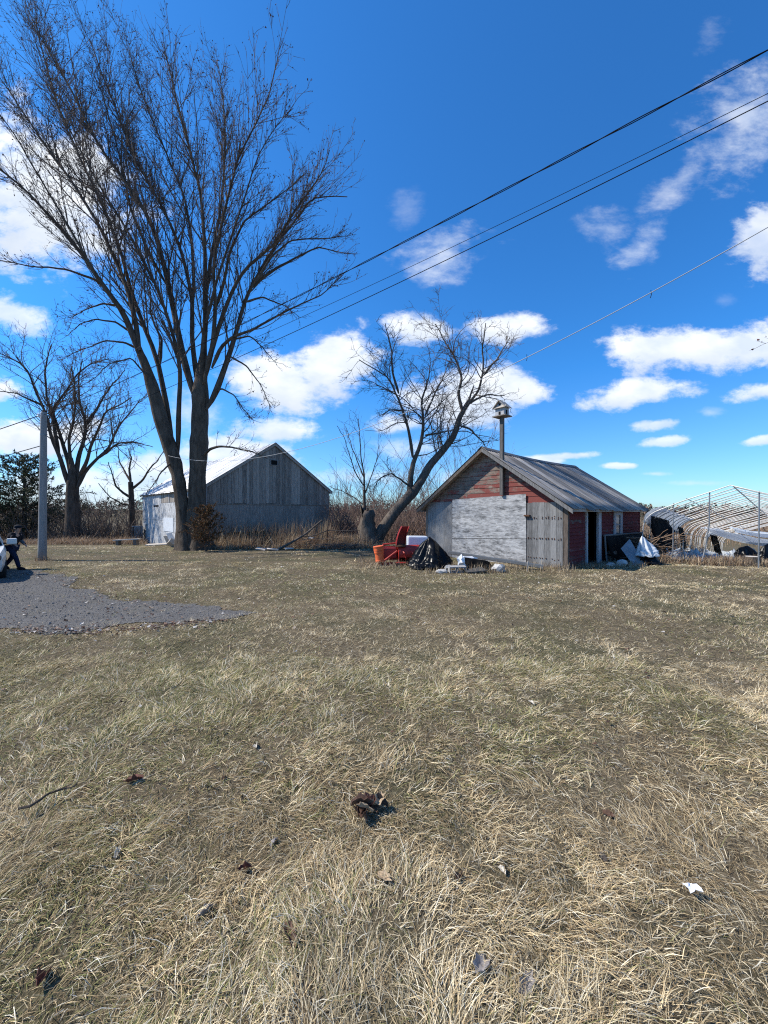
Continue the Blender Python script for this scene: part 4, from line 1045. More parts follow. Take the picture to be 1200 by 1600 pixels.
def weeds(name, label, spots, pal, lift=0):
    """spots: (x0,x1,y0,y1 | polygon points, count, height, spread)"""
    vs, fs, ts, o_ = [], [], [], 0
    for (px0, px1, d0, d1, cnt, h, up) in spots:
        d = rng.uniform(d0, d1, cnt); px = rng.uniform(px0, px1, cnt); x = (px - 600) / 600 * d; y = d
        keep = ~in_poly(x, y, FOOT_SHED) & ~in_poly(x, y, FOOT_BARN); 
        keep &= rng.random(cnt) < np.clip(fbm(x * .9, y * .9, 210, 3) * 2.2 - .4, .1, 1)
        x, y = x[keep], y[keep]; m = len(x)
        ln = h * rng.uniform(.35, 1.15, m); e0 = R(up) + rng.normal(size=m) * R(10); e1 = e0 - rng.uniform(0, R(55), m)
        c = np.array(pal)[rng.integers(0, len(pal), m)] * rng.uniform(.7, 1.25, m)[:, None]
        v, f, t = blades(x, y, ln, .0011 * y * rng.uniform(.5, 1.2, m) + .003, e0, e1, 3, rng.uniform(0, 6.28, m), c)
        vs.append(v); fs.append(f + o_); ts.append(t); o_ += len(v)
    return tag(link(name, raw_mesh(name, np.concatenate(vs), np.concatenate(fs), 3, M['weed'], True, np.concatenate(ts))), label, 'weeds', None, 'stuff')
TAN = [(.36, .27, .17), (.46, .36, .24), (.25, .18, .12), (.20, .12, .08)]
weeds('dead_weeds', 'tall dry weeds and straw along the barn gable', [(335, 590, 21.3, 24.5, 9000, .85, 78), (335, 600, 20.6, 22.5, 7500, .42, 60), (340, 520, 22.0, 25.5, 3200, 1.7, 84)], TAN)
weeds('dead_weeds', 'short ragged weeds at the foot of the shed', [(640, 900, 12.5, 14.2, 1500, .28, 65), (860, 1010, 13.3, 14.6, 2000, .26, 60), (560, 700, 13.6, 16, 1400, .3, 65), (700, 890, 12.4, 13.6, 800, .35, 75)], [(.33, .26, .17), (.24, .17, .11), (.42, .34, .23)])
weeds('dead_weeds', 'brown weeds and dry grass around the collapsed tunnel frame', [(1000, 1260, 14.5, 18, 5200, .45, 70), (1000, 1290, 15, 22, 3000, .5, 75), (1080, 1230, 14.2, 15.8, 2600, .42, 70), (985, 1100, 18, 40, 3500, 1.3, 80)], TAN)
weeds('dead_weeds', 'heaped straw coloured grass below the thicket on the left', [(85, 222, 29.5, 32.5, 3600, .85, 50), (0, 230, 28.5, 33, 3400, .45, 65), (-60, 90, 29, 32, 1500, .7, 50)], [(.34, .24, .16), (.26, .17, .11), (.42, .32, .22)])
weeds('dead_weeds', 'far orange brown rough grass beyond the shed', [(930, 1400, 45, 95, 7000, 1.5, 80), (480, 700, 28, 45, 6000, 1.5, 80), (-200, 230, 34, 40, 2500, 1.4, 80)], [(.36, .23, .13), (.30, .19, .11), (.42, .31, .19), (.22, .14, .09)])
weeds('dead_weeds', 'small tuft of dry weeds at the foot of the utility pole', [(54, 80, 15.6, 16.3, 160, .28, 70)], TAN)

# ================================================================== THICKETS
def thicket(name, label, areas, mat, rm=1.0, lv=(2.2, 2.0)):
    parts = []
    for (px0, px1, d0, d1, cnt, h) in areas:
        d = rng.uniform(d0, d1, cnt); x = (rng.uniform(px0, px1, cnt) - 600) / 600 * d
        keep = ~in_poly(x, d, FOOT_BARN) & ~in_poly(x, d, FOOT_SHED); x, d = x[keep], d[keep]; m = len(x)
        hh = h * rng.uniform(.4, 1.15, m) * (.25 + 1.5 * fbm(x * .45, d * .45, 300, 2) ** 1.2); tip = rng.normal(size=(m, 2)) * .4 * hh[:, None]
        t = np.linspace(0, 1, 6)
        P = np.stack([x[:, None] + tip[:, :1] * t ** 1.4, d[:, None] + tip[:, 1:] * t ** 1.4, gz(x, d)[:, None] - .05 + hh[:, None] * t * .95], -1)
        P = P + np.cumsum(rng.normal(size=P.shape) * .03, 1)
        r = (.004 + .00035 * d[:, None]) * rm * np.linspace(1.3, .5, 6)[None]
        b1, q1 = spawn(P, r, lv[0], .2, 1, 36, 12, .36, .25, 1.5, .7, 5, .12, .12, .0045 * rm)
        b2, q2 = spawn(b1, q1, lv[1], .2, 1, 38, 12, .5, .15, .7, .75, 3, .1, .15, .0038 * rm)
        parts += [tubes(P, r, 3), tubes(b1, q1, 3), tubes(b2[:, ::2], q2[:, ::2], 3)]
    v, f = join(parts)
    return tag(link(name, raw_mesh(name, v, f, 4, mat, True)), label, 'thicket', None, 'stuff')
thicket('thicket', 'dark tangled brush on the left behind the lawn', [(-120, 228, 33, 38, 520, 3.2), (-100, 226, 38, 46, 330, 4.2), (60, 226, 32, 34, 200, 1.6)], M['twig'], 1.7, (1.9, 1.2))
thicket('thicket', 'reddish brown saplings and brush between barn and shed', [(518, 690, 25, 31, 340, 3.4), (505, 770, 31, 42, 280, 6.4), (512, 640, 24, 27, 240, 1.8), (505, 690, 26, 33, 60, 7.5)], M['twig_red'], 1.3, (2.0, 1.3))
thicket('thicket', 'tan scrub rising beyond the tunnel frame', [(960, 1400, 60, 110, 500, 3.4), (985, 1060, 26, 45, 220, 2.2)], M['twig_tan'], 2.4, (1.0, .5))
# far wood on the skyline: one mass all round, made of leaf-sized clumps on stems
def far_wood():
    n = 2600; A = rng.uniform(-1.75, 1.75, n); rad = rng.uniform(170, 300, n); x = np.sin(A) * rad; y = np.cos(A) * rad
    h = rng.uniform(4, 8, n) * (.5 + 1.0 * fbm(A * 14, A * 0, 9, 3)); ev = rng.random(n) < .22
    k = 40; idx = np.repeat(np.arange(n), k); m = n * k
    zz = rng.random(m); rr = (.45 * h[idx]) * np.where(ev[idx], (1 - zz) * .75 + .05, np.sin(np.pi * (zz * .85 + .12)) * .8) * np.sqrt(rng.random(m)); aa = rng.uniform(0, 6.28, m)
    c = np.stack([x[idx] + rr * np.cos(aa), y[idx] + rr * np.sin(aa), gz(x, y)[idx] + h[idx] * (zz * 1.0)], 1)
    q = norm(rng.normal(size=(m, 3, 3))) * (rng.uniform(.3, .75, m)[:, None, None])
    col = np.where(ev[idx][:, None], np.array([(.035, .045, .028)]), np.array([(.17, .115, .08)])) * rng.uniform(.6, 1.4, m)[:, None]
    V = (c[:, None] + q).reshape(-1, 3); T = np.repeat(np.c_[col, np.ones(m)][:, None], 3, 1).reshape(-1, 4)
    tag(link('far_woods', raw_mesh('far_woods', V, np.arange(m * 3), 3, M['needle'], False, T)), 'low brown and dark green wood along the horizon', 'woods', None, 'stuff')
far_wood()

# ================================================================== GRAVEL, LEAVES
m = 18000; x = rng.uniform(-13, -2.5, m); y = rng.uniform(6, 13.4, m); k = on_drive(x, y); x, y = x[k], y[k]; m = len(x)
s = rng.gamma(2, .0025, m) + .003
oct_v = np.array([(1, 0, 0), (0, 1, 0), (-1, 0, 0), (0, -1, 0), (0, 0, .8), (0, 0, -.8)]); oct_f = np.array([(0, 1, 4), (1, 2, 4), (2, 3, 4), (3, 0, 4), (1, 0, 5), (2, 1, 5), (3, 2, 5), (0, 3, 5)])
an = rng.uniform(0, 6.28, m); ca, sa = np.cos(an)[:, None], np.sin(an)[:, None]
vv = oct_v[None] * rng.uniform(.6, 1.4, (m, 6, 1)); VX = vv[..., 0] * ca - vv[..., 1] * sa; VY = vv[..., 0] * sa + vv[..., 1] * ca
V = np.stack([VX, VY, vv[..., 2]], -1) * s[:, None, None] + np.stack([x, y, gz(x, y) + .012 + s * .3], 1)[:, None]
F = (np.arange(m)[:, None, None] * 6 + oct_f[None]).reshape(-1, 3)
tag(link('gravel', raw_mesh('gravel', V.reshape(-1, 3), F, 3, M['stone'])), 'loose grey stones on the driveway', 'gravel', None, 'stuff')

def leaf_geo(n, w, l, curl):    # one dead leaf, lobed outline, cupped
    out = []
    k = 14
    for i in range(k):
        a = 2 * math.pi * i / k; r = (1 - .2 * (i % 2)) * (1 + .25 * abs(math.cos(a)) ** 6) - .1 * math.cos(a) + n * random.uniform(-.1, .1)
        px, py = r * math.cos(a) * l / 2, r * math.sin(a) * w / 2
        out.append((px, py * .85, curl * ((px / l) ** 2 * 1.2 * (1 if px > 0 else -.6) + abs(py / w) * 1.3) * l * random.uniform(.7, 1.3)))
    mid = [(p[0] * .5, p[1] * .3, p[2] * .2 + .002) for p in out]
    fs = [(i, (i + 1) % k, k + (i + 1) % k, k + i) for i in range(k)] + [tuple(range(2 * k - 1, k - 1, -1))]
    return out + mid, fs
def leaf_mat(col): return plain('leaf_surface', col, .7, .3, 0, .35, 30, .3)
LM = {'red': leaf_mat((.12, .045, .03)), 'brown': leaf_mat((.10, .055, .035)), 'tan': leaf_mat((.34, .25, .16)), 'grey': leaf_mat((.24, .215, .20)), 'pale': leaf_mat((.46, .42, .35)), 'dark': leaf_mat((.035, .028, .024))}
LV = [(209,1230,'red',.15,'red brown fallen leaf on the grass, left of the big brown leaf clump'), (383,1366,'red',.085,'small rust red fallen leaf in the foreground grass below the leaf clump'),
      (350,1226,'brown',.07,'tiny brown fallen leaf beside the pale curled one, above the leaf clump'), (401,1176,'pale',.10,'pale curled fallen leaf in the grass, farthest of the foreground leaves'),
      (322,1432,'grey',.12,'grey fallen leaf standing on edge in the lower left grass'), (184,1340,'pale',.07,'pale grey leaf scrap lying left of the rust red leaf'),
      (428,1326,'grey',.08,'grey curled leaf just above the small rust red leaf'), (600,1383,'tan',.12,'tan folded leaf directly below the brown leaf clump'),
      (952,1268,'brown',.10,'dark brown curled leaf at right, above the grey black leaf'), (940,1338,'dark',.10,'grey black leaf at right, left of the white wrapper'),
      (785,1363,'pale',.08,'narrow buff leaf standing between the tan leaf and the grey black leaf'), (718,1380,'brown',.09,'brown leaf half buried in grass at lower centre'),
      (752,1515,'grey',.15,'large grey leaf standing upright near the bottom edge'), (822,1540,'grey',.13,'greyish crumpled leaf at the bottom, right of the large upright grey leaf'),
      (65,1540,'red',.11,'russet leaf in the bottom left corner of the lawn'), (452,1470,'brown',.14,'dark brown leaf pair in the grass, lower centre left'),
      (830,1102,'pale',.09,'bleached leaf scrap in the middle of the lawn below the shed door')]
for px, py, col, sz, lab in LV:
    d = 600 * EYE / (py - 800); x = (px - 600) / 600 * d
    v, f = leaf_geo(1, sz * .5, sz * .72, random.uniform(.3, .9))
    o = MB().add(v, f).build('fallen_leaf', LM[col], None, (x, d, gz1(x, d) + .012), smooth=False, solid=.002, rot=(random.uniform(-.2, .55), random.uniform(-.3, .3), random.uniform(0, 6)))
    tag(o, lab, 'leaf', 'fallen leaves on the lawn')
# clump of wet brown leaves
cl_d = 600 * EYE / (1283 - 800); cx = (578 - 600) / 600 * cl_d
clump = empty('leaf_clump', (cx, cl_d, gz1(cx, cl_d) + .03), (0, 0, 0), 'clump of crumpled dark brown leaves at the centre of the lawn', 'leaf clump')
for i in range(14):
    v, f = leaf_geo(1, random.uniform(.05, .08), random.uniform(.07, .12), random.uniform(.25, .8))
    MB().add(v, f).build('leaf', LM[random.choice(['brown', 'brown', 'dark', 'red', 'tan'])], clump, (random.uniform(-.08, .09), random.uniform(-.06, .06), -.01 + .005 * i), solid=.002, rot=(random.uniform(-.4, .5), random.uniform(-.4, .4), random.uniform(0, 6)))
# litter of small leaves: at the drive's lower edge and thinly everywhere
xs_, ys_, cs_ = [], [], []
def litter(n, fx, cols):
    for _ in range(n):
        x_, y_ = fx(); xs_.append(x_); ys_.append(y_); cs_.append(random.choice(cols))
BR_ = [(.10, .045, .03), (.13, .07, .045), (.20, .12, .08), (.06, .035, .028), (.34, .27, .20), (.52, .48, .44)]
litter(420, lambda: ((lambda p: (p[0] + random.gauss(0, .3), p[1] + random.gauss(0, .12)))(random.choice([(-5.4, 6.35), (-5.0, 6.35), (-4.6, 6.45), (-3.7, 6.7), (-3.2, 6.85), (-4.2, 6.55), (-5.9, 6.4)]))), BR_)
litter(130, lambda: ((random.uniform(-8, -2.8), random.uniform(6.5, 9.2))), BR_)
litter(350, lambda: ((lambda y_: (random.uniform(-1, 1) * y_, y_))(random.uniform(3, 14))), BR_)
litter(200, lambda: ((lambda p, q: (p[0] + q * (DRV[4][0] - DRV[3][0]) + random.gauss(0, .4), p[1] + q * (DRV[4][1] - DRV[3][1]) + random.gauss(0, .15)))(DRV[3], random.uniform(-1, 2.2))), BR_)
x = np.array(xs_); y = np.array(ys_); m = len(x); q = norm(rng.normal(size=(m, 5, 3)) * [1, 1, .35]); s = rng.uniform(.016, .042, m) * np.clip(y / 6, .5, 1)
ang = np.sort(rng.uniform(0, 6.28, (m, 5)), 1); q = np.stack([np.cos(ang), np.sin(ang) * .7, rng.normal(size=(m, 5)) * .3], -1)
V = np.stack([x, y, gz(x, y) + .035], 1)[:, None] + q * s[:, None, None]
T = np.repeat(np.c_[np.array(cs_), np.ones(m)][:, None], 5, 1)
tag(link('leaf_litter', raw_mesh('leaf_litter', V.reshape(-1, 3), np.arange(m * 5), 5, M['leaf'], False, T.reshape(-1, 4))), 'small dead leaves scattered over lawn and driveway edge', 'leaf litter', None, 'stuff')
# white wrapper
d = 600 * EYE / (1393 - 800); x = (1083 - 600) / 600 * d
P = np.array([[(i * .016 + random.uniform(-.006, .006), j * .015 + random.uniform(-.006, .006), random.uniform(0, .022)) for i in range(5)] for j in range(4)])
tag(MB().grid(P).build('wrapper', M['bag_white'], None, (x - .032, d - .022, gz1(x, d) + .04), solid=.002), 'crumpled white wrapper lying on the grass at lower right', 'litter')
# dead stick in the grass
d1 = 600 * EYE / (1284 - 800); d2 = 600 * EYE / (1243 - 800)
p1 = np.array([(32 - 600) / 600 * d1, d1, 0]); p2 = np.array([(122 - 600) / 600 * d2, d2, 0])
pts = line3(p1, p2, 8); pts[:, :2] += rng.normal(size=(8, 2)) * .02; pts[:, 2] = gz(pts[:, 0], pts[:, 1]) + .07
mb = MB().tube(pts - p1, [.008, .009, .008, .008, .007, .006, .005, .003], 6).tube([pts[4] - p1, pts[4] - p1 + np.array([.12, .05, .03])], [.005, .002], 5)
tag(mb.build('stick', M['bark'], None, p1), 'thin dark dead stick lying in the grass at far left', 'stick')

# ================================================================== POLE AND CABLES
pb = on_ground(66, 16.0)
pole = empty('utility_pole', pb, (0, R(.6), 0), 'weathered grey utility pole standing by the driveway on the left', 'utility pole')
MB().lathe([(.15, -.3), (.147, .5), (.137, 2), (.122, 4.2), (.105, 6.1), (.10, 6.16)], sides=18).build('shaft', M['pole'], pole, smooth=True)
mb = MB(); mb.tube([(.0, 0, 5.95), (.0, -.22, 5.98)], .012, 6).lathe([(.02, 0), (.05, .02), (.05, .06), (.03, .08), (.05, .1), (.045, .13), (.015, .15)], (0, -.24, 5.9), 10)
mb.build('insulator', M['white_panel'], pole)
MB().lathe([(.127, 0), (.13, .05)], (0, 0, 3.7), 18).build('band', M['galv'], pole)
MB().lathe([(.115, 0), (.118, .05)], (0, 0, 5.2), 18).build('band', M['galv'], pole)
top = pb + [.06, 0, 6.05]
def cable(name, label, a, b, sag, r, mat, n=48, twist=False, extra=0):
    t = np.linspace(0, 1 + extra, n)[:, None]; a = np.array(a, float); b = np.array(b, float)
    b = b + np.array([0, 0, 1]) * sag * 4 * extra / (1 + extra) ** 2
    P = a + (b - a) * t - np.array([0, 0, 1]) * sag * 4 * t * (1 + extra - t) / (1 + extra) ** 2
    root = P[0].copy(); parts = []
    if twist:
        n2 = 420; tt = np.linspace(0, 1, n2); Q = np.stack([np.interp(tt, np.linspace(0, 1, n), P[:, i]) for i in range(3)], 1)
        u = norm(np.cross(b - a, [0, 0, 1])); w = np.cross(norm(b - a), u); o_ = empty(name, root, (0, 0, 0), label, 'cable')
        for ph in (0, math.pi):
            ang = tt * 2 * np.pi * 17 + ph
            H = Q + (np.cos(ang)[:, None] * u + np.sin(ang)[:, None] * w) * r * .9
            v, f = tubes(H[None], np.full((1, n2), r * .62), 6); link('strand', raw_mesh('strand', v - root, f, 4, mat, True), o_)
        return o_
    v, f = tubes(P[None], np.full((1, n), r), 6)
    return tag(link(name, raw_mesh(name, v - root, f, 4, mat, True), None, root), label, 'cable')
A1 = at(1200, 78, 4.5); B1 = at(1200, 146, 5.2); C1 = at(1200, 158, 5.0)
cable('power_cable', 'thick black twisted cable, uppermost across the sky', top, A1, .42, .0105, M['wire'], 60, True, .35)
cable('power_cable', 'thin dark cable, second from the top across the sky', pb + [.1, 0, 5.75], B1, .55, .0045, M['wire'], 60, False, .35)
cable('power_cable', 'dark cable, third across the sky just below the thin one', pb + [.1, 0, 5.2], C1, .55, .007, M['wire'], 60, False, .35)
ta = at(263, 712, 20.15)
cw = cable('pale_cable', 'pale sagging cable from the big tree trunk up to the right edge', ta, at(1200, 355, 6.0), 1.5, .0075, M['wire_pale'], 70, False, .0)
mb = MB()
for px, py, D in ((1017, 456, 7.0), (823, 556, 8.45)):
    p = at(px, py, D) - ta; mb.tube([p + [0, 0, .03], p + [.01, 0, -.05], p + [-.01, 0, -.11]], .006, 5)
mb.build('tie', M['wire'], cw)
cable('power_cable', 'upper thin line running left from the utility pole', top - [.1, 0, 0], at(-300, 905 - 120, 60) + [0, 0, 3], .5, .02, M['wire'], 30)
cable('power_cable', 'lower thin line running left from the utility pole', pb + [-.1, 0, 4.75], at(-300, 800, 60) + [0, 0, 2], .5, .016, M['wire'], 30)

# ================================================================== SNOW BLOWER AND PILE IN FRONT OF THE SHED
def loc_frame(px, d, rz=0): 
    p = on_ground(px, d); return p
sb = loc_frame(628, 15.0)
snow = empty('snow_blower', sb, (0, 0, R(8)), 'old red tractor snow blower with curved chute beside black tarp', 'snow blower')
# housing: open drum at the back, side plates, curved chute, gearbox, hitch frame, auger
hx = .95
prof = [(.34 * math.cos(a), .34 * math.sin(a)) for a in np.linspace(R(-70), R(200), 14)]
rows = [[(x_, p[0] * .9 + .1, .38 + p[1]) for x_ in (-.15, hx)] for p in prof]
MB().grid(rows).build('housing', M['red_paint'], snow, solid=.012)
for x_ in (-.16, hx):
    ring = [(x_, p[0] * .9 + .1, .38 + p[1]) for p in prof] + [(x_, -.25, .06), (x_, .3, .06)]
    n_ = len(ring); mb = MB(); mb.add(ring + [(q[0] + .02, q[1], q[2]) for q in ring], [tuple(range(n_))[::-1], tuple(range(n_, 2 * n_))] + [(i, (i + 1) % n_, n_ + (i + 1) % n_, n_ + i) for i in range(n_)])
    mb.build('side_plate', M['red_paint'], snow)
rows = []
for a in np.linspace(0, 1, 10):
    z_ = .72 + a * .74; yo = -.02 - .34 * a ** 2.2 * .5; xo = -.06 + .16 * a ** 2; w_ = .17 - .03 * a
    rows.append([(xo - w_, yo - .13, z_), (xo - w_ * 1.05, yo + .1, z_), (xo + w_ * 1.05, yo + .1, z_), (xo + w_, yo - .13, z_)])
MB().grid(rows).build('chute', M['dark_red'], snow, solid=.015)
MB().lathe([(.22, 0), (.22, .06), (.19, .08)], (-.06, 0, .67), 18).build('chute_collar', M['rust'], snow)
mb = MB(); mb.tube([(-.75, -.15, .12), (-.2, -.05, .5)], .04, 8).tube([(-.75, .35, .12), (-.2, .2, .5)], .04, 8).tube([(-.72, .1, .75), (-.1, .1, .82)], .03, 8).tube([(-.75, -.15, .12), (-.72, .1, .75), (-.75, .35, .12)], .035, 8)
mb.build('hitch_frame', M['red_paint'], snow)
MB().box((-.9, .25, .12), (-.16, .29, .66)).build('mounting_plate', M['red_paint'], snow, bevel=.01)
MB().box((-.75, -.02, .22), (-.2, .22, .62)).build('gearbox', M['dark_red'], snow, bevel=.03)
mb = MB(); mb.tube([(-.6, -.25, .06), (1.1, -.25, .06)], .04, 8).box((-.95, -.35, .02), (-.2, -.2, .09)); mb.build('skid', M['red_paint'], snow)
pts = [(x_, -.12 + .18 * math.cos(k * .9), .36 + .18 * math.sin(k * .9)) for k, x_ in enumerate(np.linspace(-.1, hx - .05, 22))]
MB().tube(pts, .03, 6).tube([(-.14, -.12, .36), (hx, -.12, .36)], .03, 8).build('auger', M['red_paint'], snow)
MB().tube([(-.06, .1, .98), (-.5, -.1, .9), (-.9, -.2, .92)], .015, 6).build('crank_rod', M['rust'], snow)
# orange bucket
ob = loc_frame(594, 14.55) 
buck = empty('orange_bucket', (ob[0], ob[1], ob[2] + .14), (0, R(-7), 0), 'orange plastic drum standing at the left end of the snow blower', 'bucket')
MB().lathe([(.17, 0), (.175, .05), (.165, .07), (.165, .32), (.185, .34), (.185, .40), (.175, .42), (.19, .43), (.19, .52), (.18, .55)], (0, 0, 0), 20).build('body', M['orange'], buck, smooth=False)
MB().lathe([(.2, .55), (.205, .585), (.19, .6)], (0, 0, 0), 20).build('lid', M['orange'], buck)
# white panel behind
wp = loc_frame(651, 16.2)
wpn = MB().box((-.42, -.25, .02), (.42, .25, .98)).build('white_tank', M['white_panel'], None, wp, bevel=.05, rot=(0, R(1), R(5)))
tag(wpn, 'white rounded metal tank behind the snow blower', 'tank')
# black tarp heap
def tarp_heap(name, label, cat, base, prof, ridge, mat, seed, rz=0, folds=.11, res=(26, 64)):
    """prof: (angle, radius) outline on the ground; ridge: points of the peak line"""
    r_, c_ = res; rg = np.random.default_rng(seed); rows = []
    pa = np.array([p[0] for p in prof]); pr = np.array([p[1] for p in prof]); rid = np.array(ridge, float)
    for i in range(r_):
        t = i / (r_ - 1); row = []
        for j in range(c_ + 1):
            a = 2 * math.pi * j / c_
            rad = np.interp(a, pa, pr, period=2 * math.pi)
            dirv = np.array([math.cos(a), math.sin(a)])
            kx = np.clip((dirv @ np.array([1, 0]) + 1) / 2, 0, 1); top_ = np.array([np.interp(kx, np.linspace(0, 1, len(rid)), rid[:, q]) for q in range(3)])
            edge_ = np.array([*(dirv * rad), 0.0])
            sag = t ** .8
            p = top_ * (1 - sag) + edge_ * sag; p[2] = top_[2] * (1 - t) ** (1.12 + .35 * math.sin(a * 3 + seed)) + (.05 * folds / .1) * math.sin(a * 7 + t * 9 + seed) * t * (1 - t) * 2
            f = folds * (1 - 2.2 * abs(math.sin(a * 4.0 + seed + .8 * math.sin(a * 2)))) * t * (1.25 - t) * 2 + folds * .8 * (.5 - abs(math.sin(a * 11 + 2 * seed + t * 3))) * t + folds * .30 * rg.normal() * t
            p[:2] += dirv * f; p[2] += .02 + abs(folds * .3 * rg.normal()) * t
            row.append(p)
        row[-1] = row[0]; rows.append(row)
    o = MB().grid(rows).build(name, mat, None, base, smooth=True, solid=.006, rot=(0, 0, rz))
    return tag(o, label, cat)
th = loc_frame(673, 13.9)
tarp_heap('black_tarp', 'black plastic tarp draped in a peak left of the flake board', 'tarp', th, [(0, .85), (.8, .7), (1.57, .7), (2.4, .9), (3.14, .85), (3.9, .8), (4.71, .62), (5.5, .8)], [(-.16, .0, .98), (-.04, .08, 1.12), (.22, .1, .92), (.5, .05, .60)], M['black_tarp'], 3)
# second low black sheet with junk
lt = loc_frame(745, 13.3)
tarp_heap('black_tarp', 'low crumpled black plastic behind the concrete block', 'tarp', lt, [(0, .6), (1.57, .45), (3.14, .75), (4.71, .42)], [(-.4, .1, .42), (0, .1, .36), (.4, .1, .30)], M['black_matte'], 8, 0, .08, (20, 40))
# concrete block
def block(loc, rz, label, s=1.0):
    r_ = empty('concrete_block', loc, (R(8), 0, rz), label, 'block')
    w_, h_, d_ = .285 * s, .2 * s, .2 * s; t_ = .035 * s
    mb = MB(); mb.box((-w_, -d_ / 2, 0), (w_, d_ / 2, t_)).box((-w_, -d_ / 2, h_ - t_), (w_, d_ / 2, h_))
    for x_ in (-w_, -t_ / 2, w_ - t_): mb.box((x_, -d_ / 2 + .002, t_), (x_ + t_, d_ / 2 - .002, h_ - t_))
    mb.build('body', M['concrete'], r_); return r_
bl = loc_frame(714, 12.75); block((bl[0], bl[1], bl[2] + .02), R(10), 'hollow concrete block lying on its side before the black plastic')
# flat slab beside
fs_ = loc_frame(742, 12.7); tag(MB().box((-.34, -.22, 0), (.34, .22, .06), jit=.012).build('slab', M['slab_dark'], None, (fs_[0], fs_[1], fs_[2] + .05), rot=(R(5), R(-4), R(12)), bevel=.006), 'dark flat slab lying right of the concrete block', 'slab')
# white bag and pale debris
def crumple(name, label, cat, loc, size, mat, seed, sub=2, rough_=.14):
    rg = np.random.default_rng(seed); bm = bmesh.new(); bmesh.ops.create_icosphere(bm, subdivisions=sub, radius=1)
    for v_ in bm.verts: v_.co = Vector([c_ * s_ * (1 + rg.normal() * rough_) for c_, s_ in zip(v_.co, size)]); v_.co.z = max(v_.co.z, -size[2] * .8)
    me = bpy.data.meshes.new(name); bm.to_mesh(me); bm.free(); me.materials.append(mat)
    return tag(link(name, me, None, loc), label, cat)
wb = loc_frame(721, 13.05); crumple('white_bag', 'crumpled white plastic bag upright behind the concrete block', 'bag', wb + [0, 0, .30], (.13, .1, .2), M['bag_white'], 4, 2, .38)
wb = loc_frame(733, 13.7); crumple('white_bag', 'loose white plastic lying along the flake board behind the upright bag', 'bag', wb + [0, 0, .32], (.3, .12, .12), M['bag_white'], 5, 2, .4)
wb = loc_frame(779, 12.95); crumple('field_stone', 'round pale boulder in the weeds before the flake board', 'stone', wb + [0, 0, .12], (.24, .19, .16), M['rock'], 6)
wb = loc_frame(690, 12.75); crumple('field_stone', 'small flat stone in the grass at the foot of the peaked black tarp', 'stone', wb + [0, 0, .03], (.22, .15, .09), M['rock'], 9)
wb = loc_frame(690, 13.2); crumple('grey_bag', 'small grey bundle at the tarp foot nearest the concrete block', 'bundle', loc_frame(701, 13.25) + [0, 0, .1], (.14, .12, .1), M['card'], 12)
# long trough leaning along the front
p1 = at(702, 862, 15.3); p2 = at(848, 884, 13.05)
ax = Vector(p2 - p1); ln_ = ax.length; root = Vector(p1)
mrot = ax.to_track_quat('X', 'Z').to_matrix()
mb = MB(); rows = [[tuple(mrot @ Vector((x_, yq, zq))) for (yq, zq) in ((-.09, .02), (-.085, -.07), (.0, -.1), (.085, -.07), (.09, .02))] for x_ in np.linspace(0, ln_, 6)]
tag(mb.grid(rows).build('eaves_trough', M['galv'], None, root, solid=.008), 'long grey metal trough leaning low across the shed front', 'trough')
p = on_ground(824, 13.0); tag(MB().box((-.02, -.02, -.05), (.02, .02, .34)).build('stake', M['pale_wood'], None, p, rot=(0, R(3), 0)), 'short pale stake under the trough end', 'stake')

# ================================================================== TARPED WOODPILE BY THE SIDE WALL
def side_pt(t, offw, z): p = shed_xy(t, -offw); return np.array([p[0], p[1], g0 + z])
# black sheet hung from a rail
rows = []; T_ = np.linspace(3.35, 8.6, 30); rg = np.random.default_rng(21)
for i in range(18):
    q = i / 17; row = []
    for t in T_:
        u = (t - 3.35) / 5.25; zt = 1.06 - .1 * u; base_off = .38 + .55 * u
        off_ = .16 + (base_off - .16) * q ** .8; zz = zt * (1 - q) - .02
        zz -= .10 * math.sin(u * math.pi * 2.2) ** 2 * (1 - q) * (.2 + q)
        off_ += .05 * math.sin(t * 7 + q * 3) * q + .035 * math.sin(t * 15 + 2 * q) * q + .015 * rg.normal() * q
        row.append(side_pt(t, off_, max(zz, -.02 + .02 * rg.random())))
    rows.append(row)
o0 = side_pt(6, .5, 0)
tag(MB().grid(np.array(rows) - o0).build('black_tarp', M['black_matte'], None, o0, smooth=True, solid=.006), 'black plastic sheet hung along the red side wall under the window', 'tarp')
# woodpile under it, hidden mostly, with the rail
pile = empty('firewood_stack', side_pt(6, .3, 0), (0, 0, SA), 'low stack of split logs under the black sheet by the red wall', 'firewood')
for i in range(22):
    for k in range(2):
        a_ = -2.3 + i * .21 + .1 * k
        MB().tube([(a_, -.05, .12 + .2 * k), (a_ + .02, .2, .12 + .2 * k)], [.09, .085], 7).build('log', M['brown_wood'], pile)
a_, c_ = side_pt(3.3, .13, 1.05), side_pt(8.7, .16, .97)
tag(MB().tube([a_ * 0, c_ - a_], .045, 6).build('rail', M['grey_wood'], None, a_), 'grey wooden rail holding up the black sheet on the side wall', 'rail')
tag(MB().tube([side_pt(3.3, .15, 1.08) * 0, side_pt(3.34, .22, -.05) - side_pt(3.3, .15, 1.08)], .035, 6).build('prop_post', M['grey_wood'], None, side_pt(3.3, .15, 1.08)), 'grey prop post right of the open shed doorway', 'post')
# leaning grey board
c4 = [at(970, 857, 15.2), at(984, 842, 15.7), at(1008, 884, 14.3), at(994, 889, 13.9)]
o0 = c4[3]; tag(MB().quadslab([Vector(q - o0) for q in c4], .015).build('plywood_sheet', M['card'], None, o0), 'narrow grey board leaning against the black sheet by the side wall', 'board')
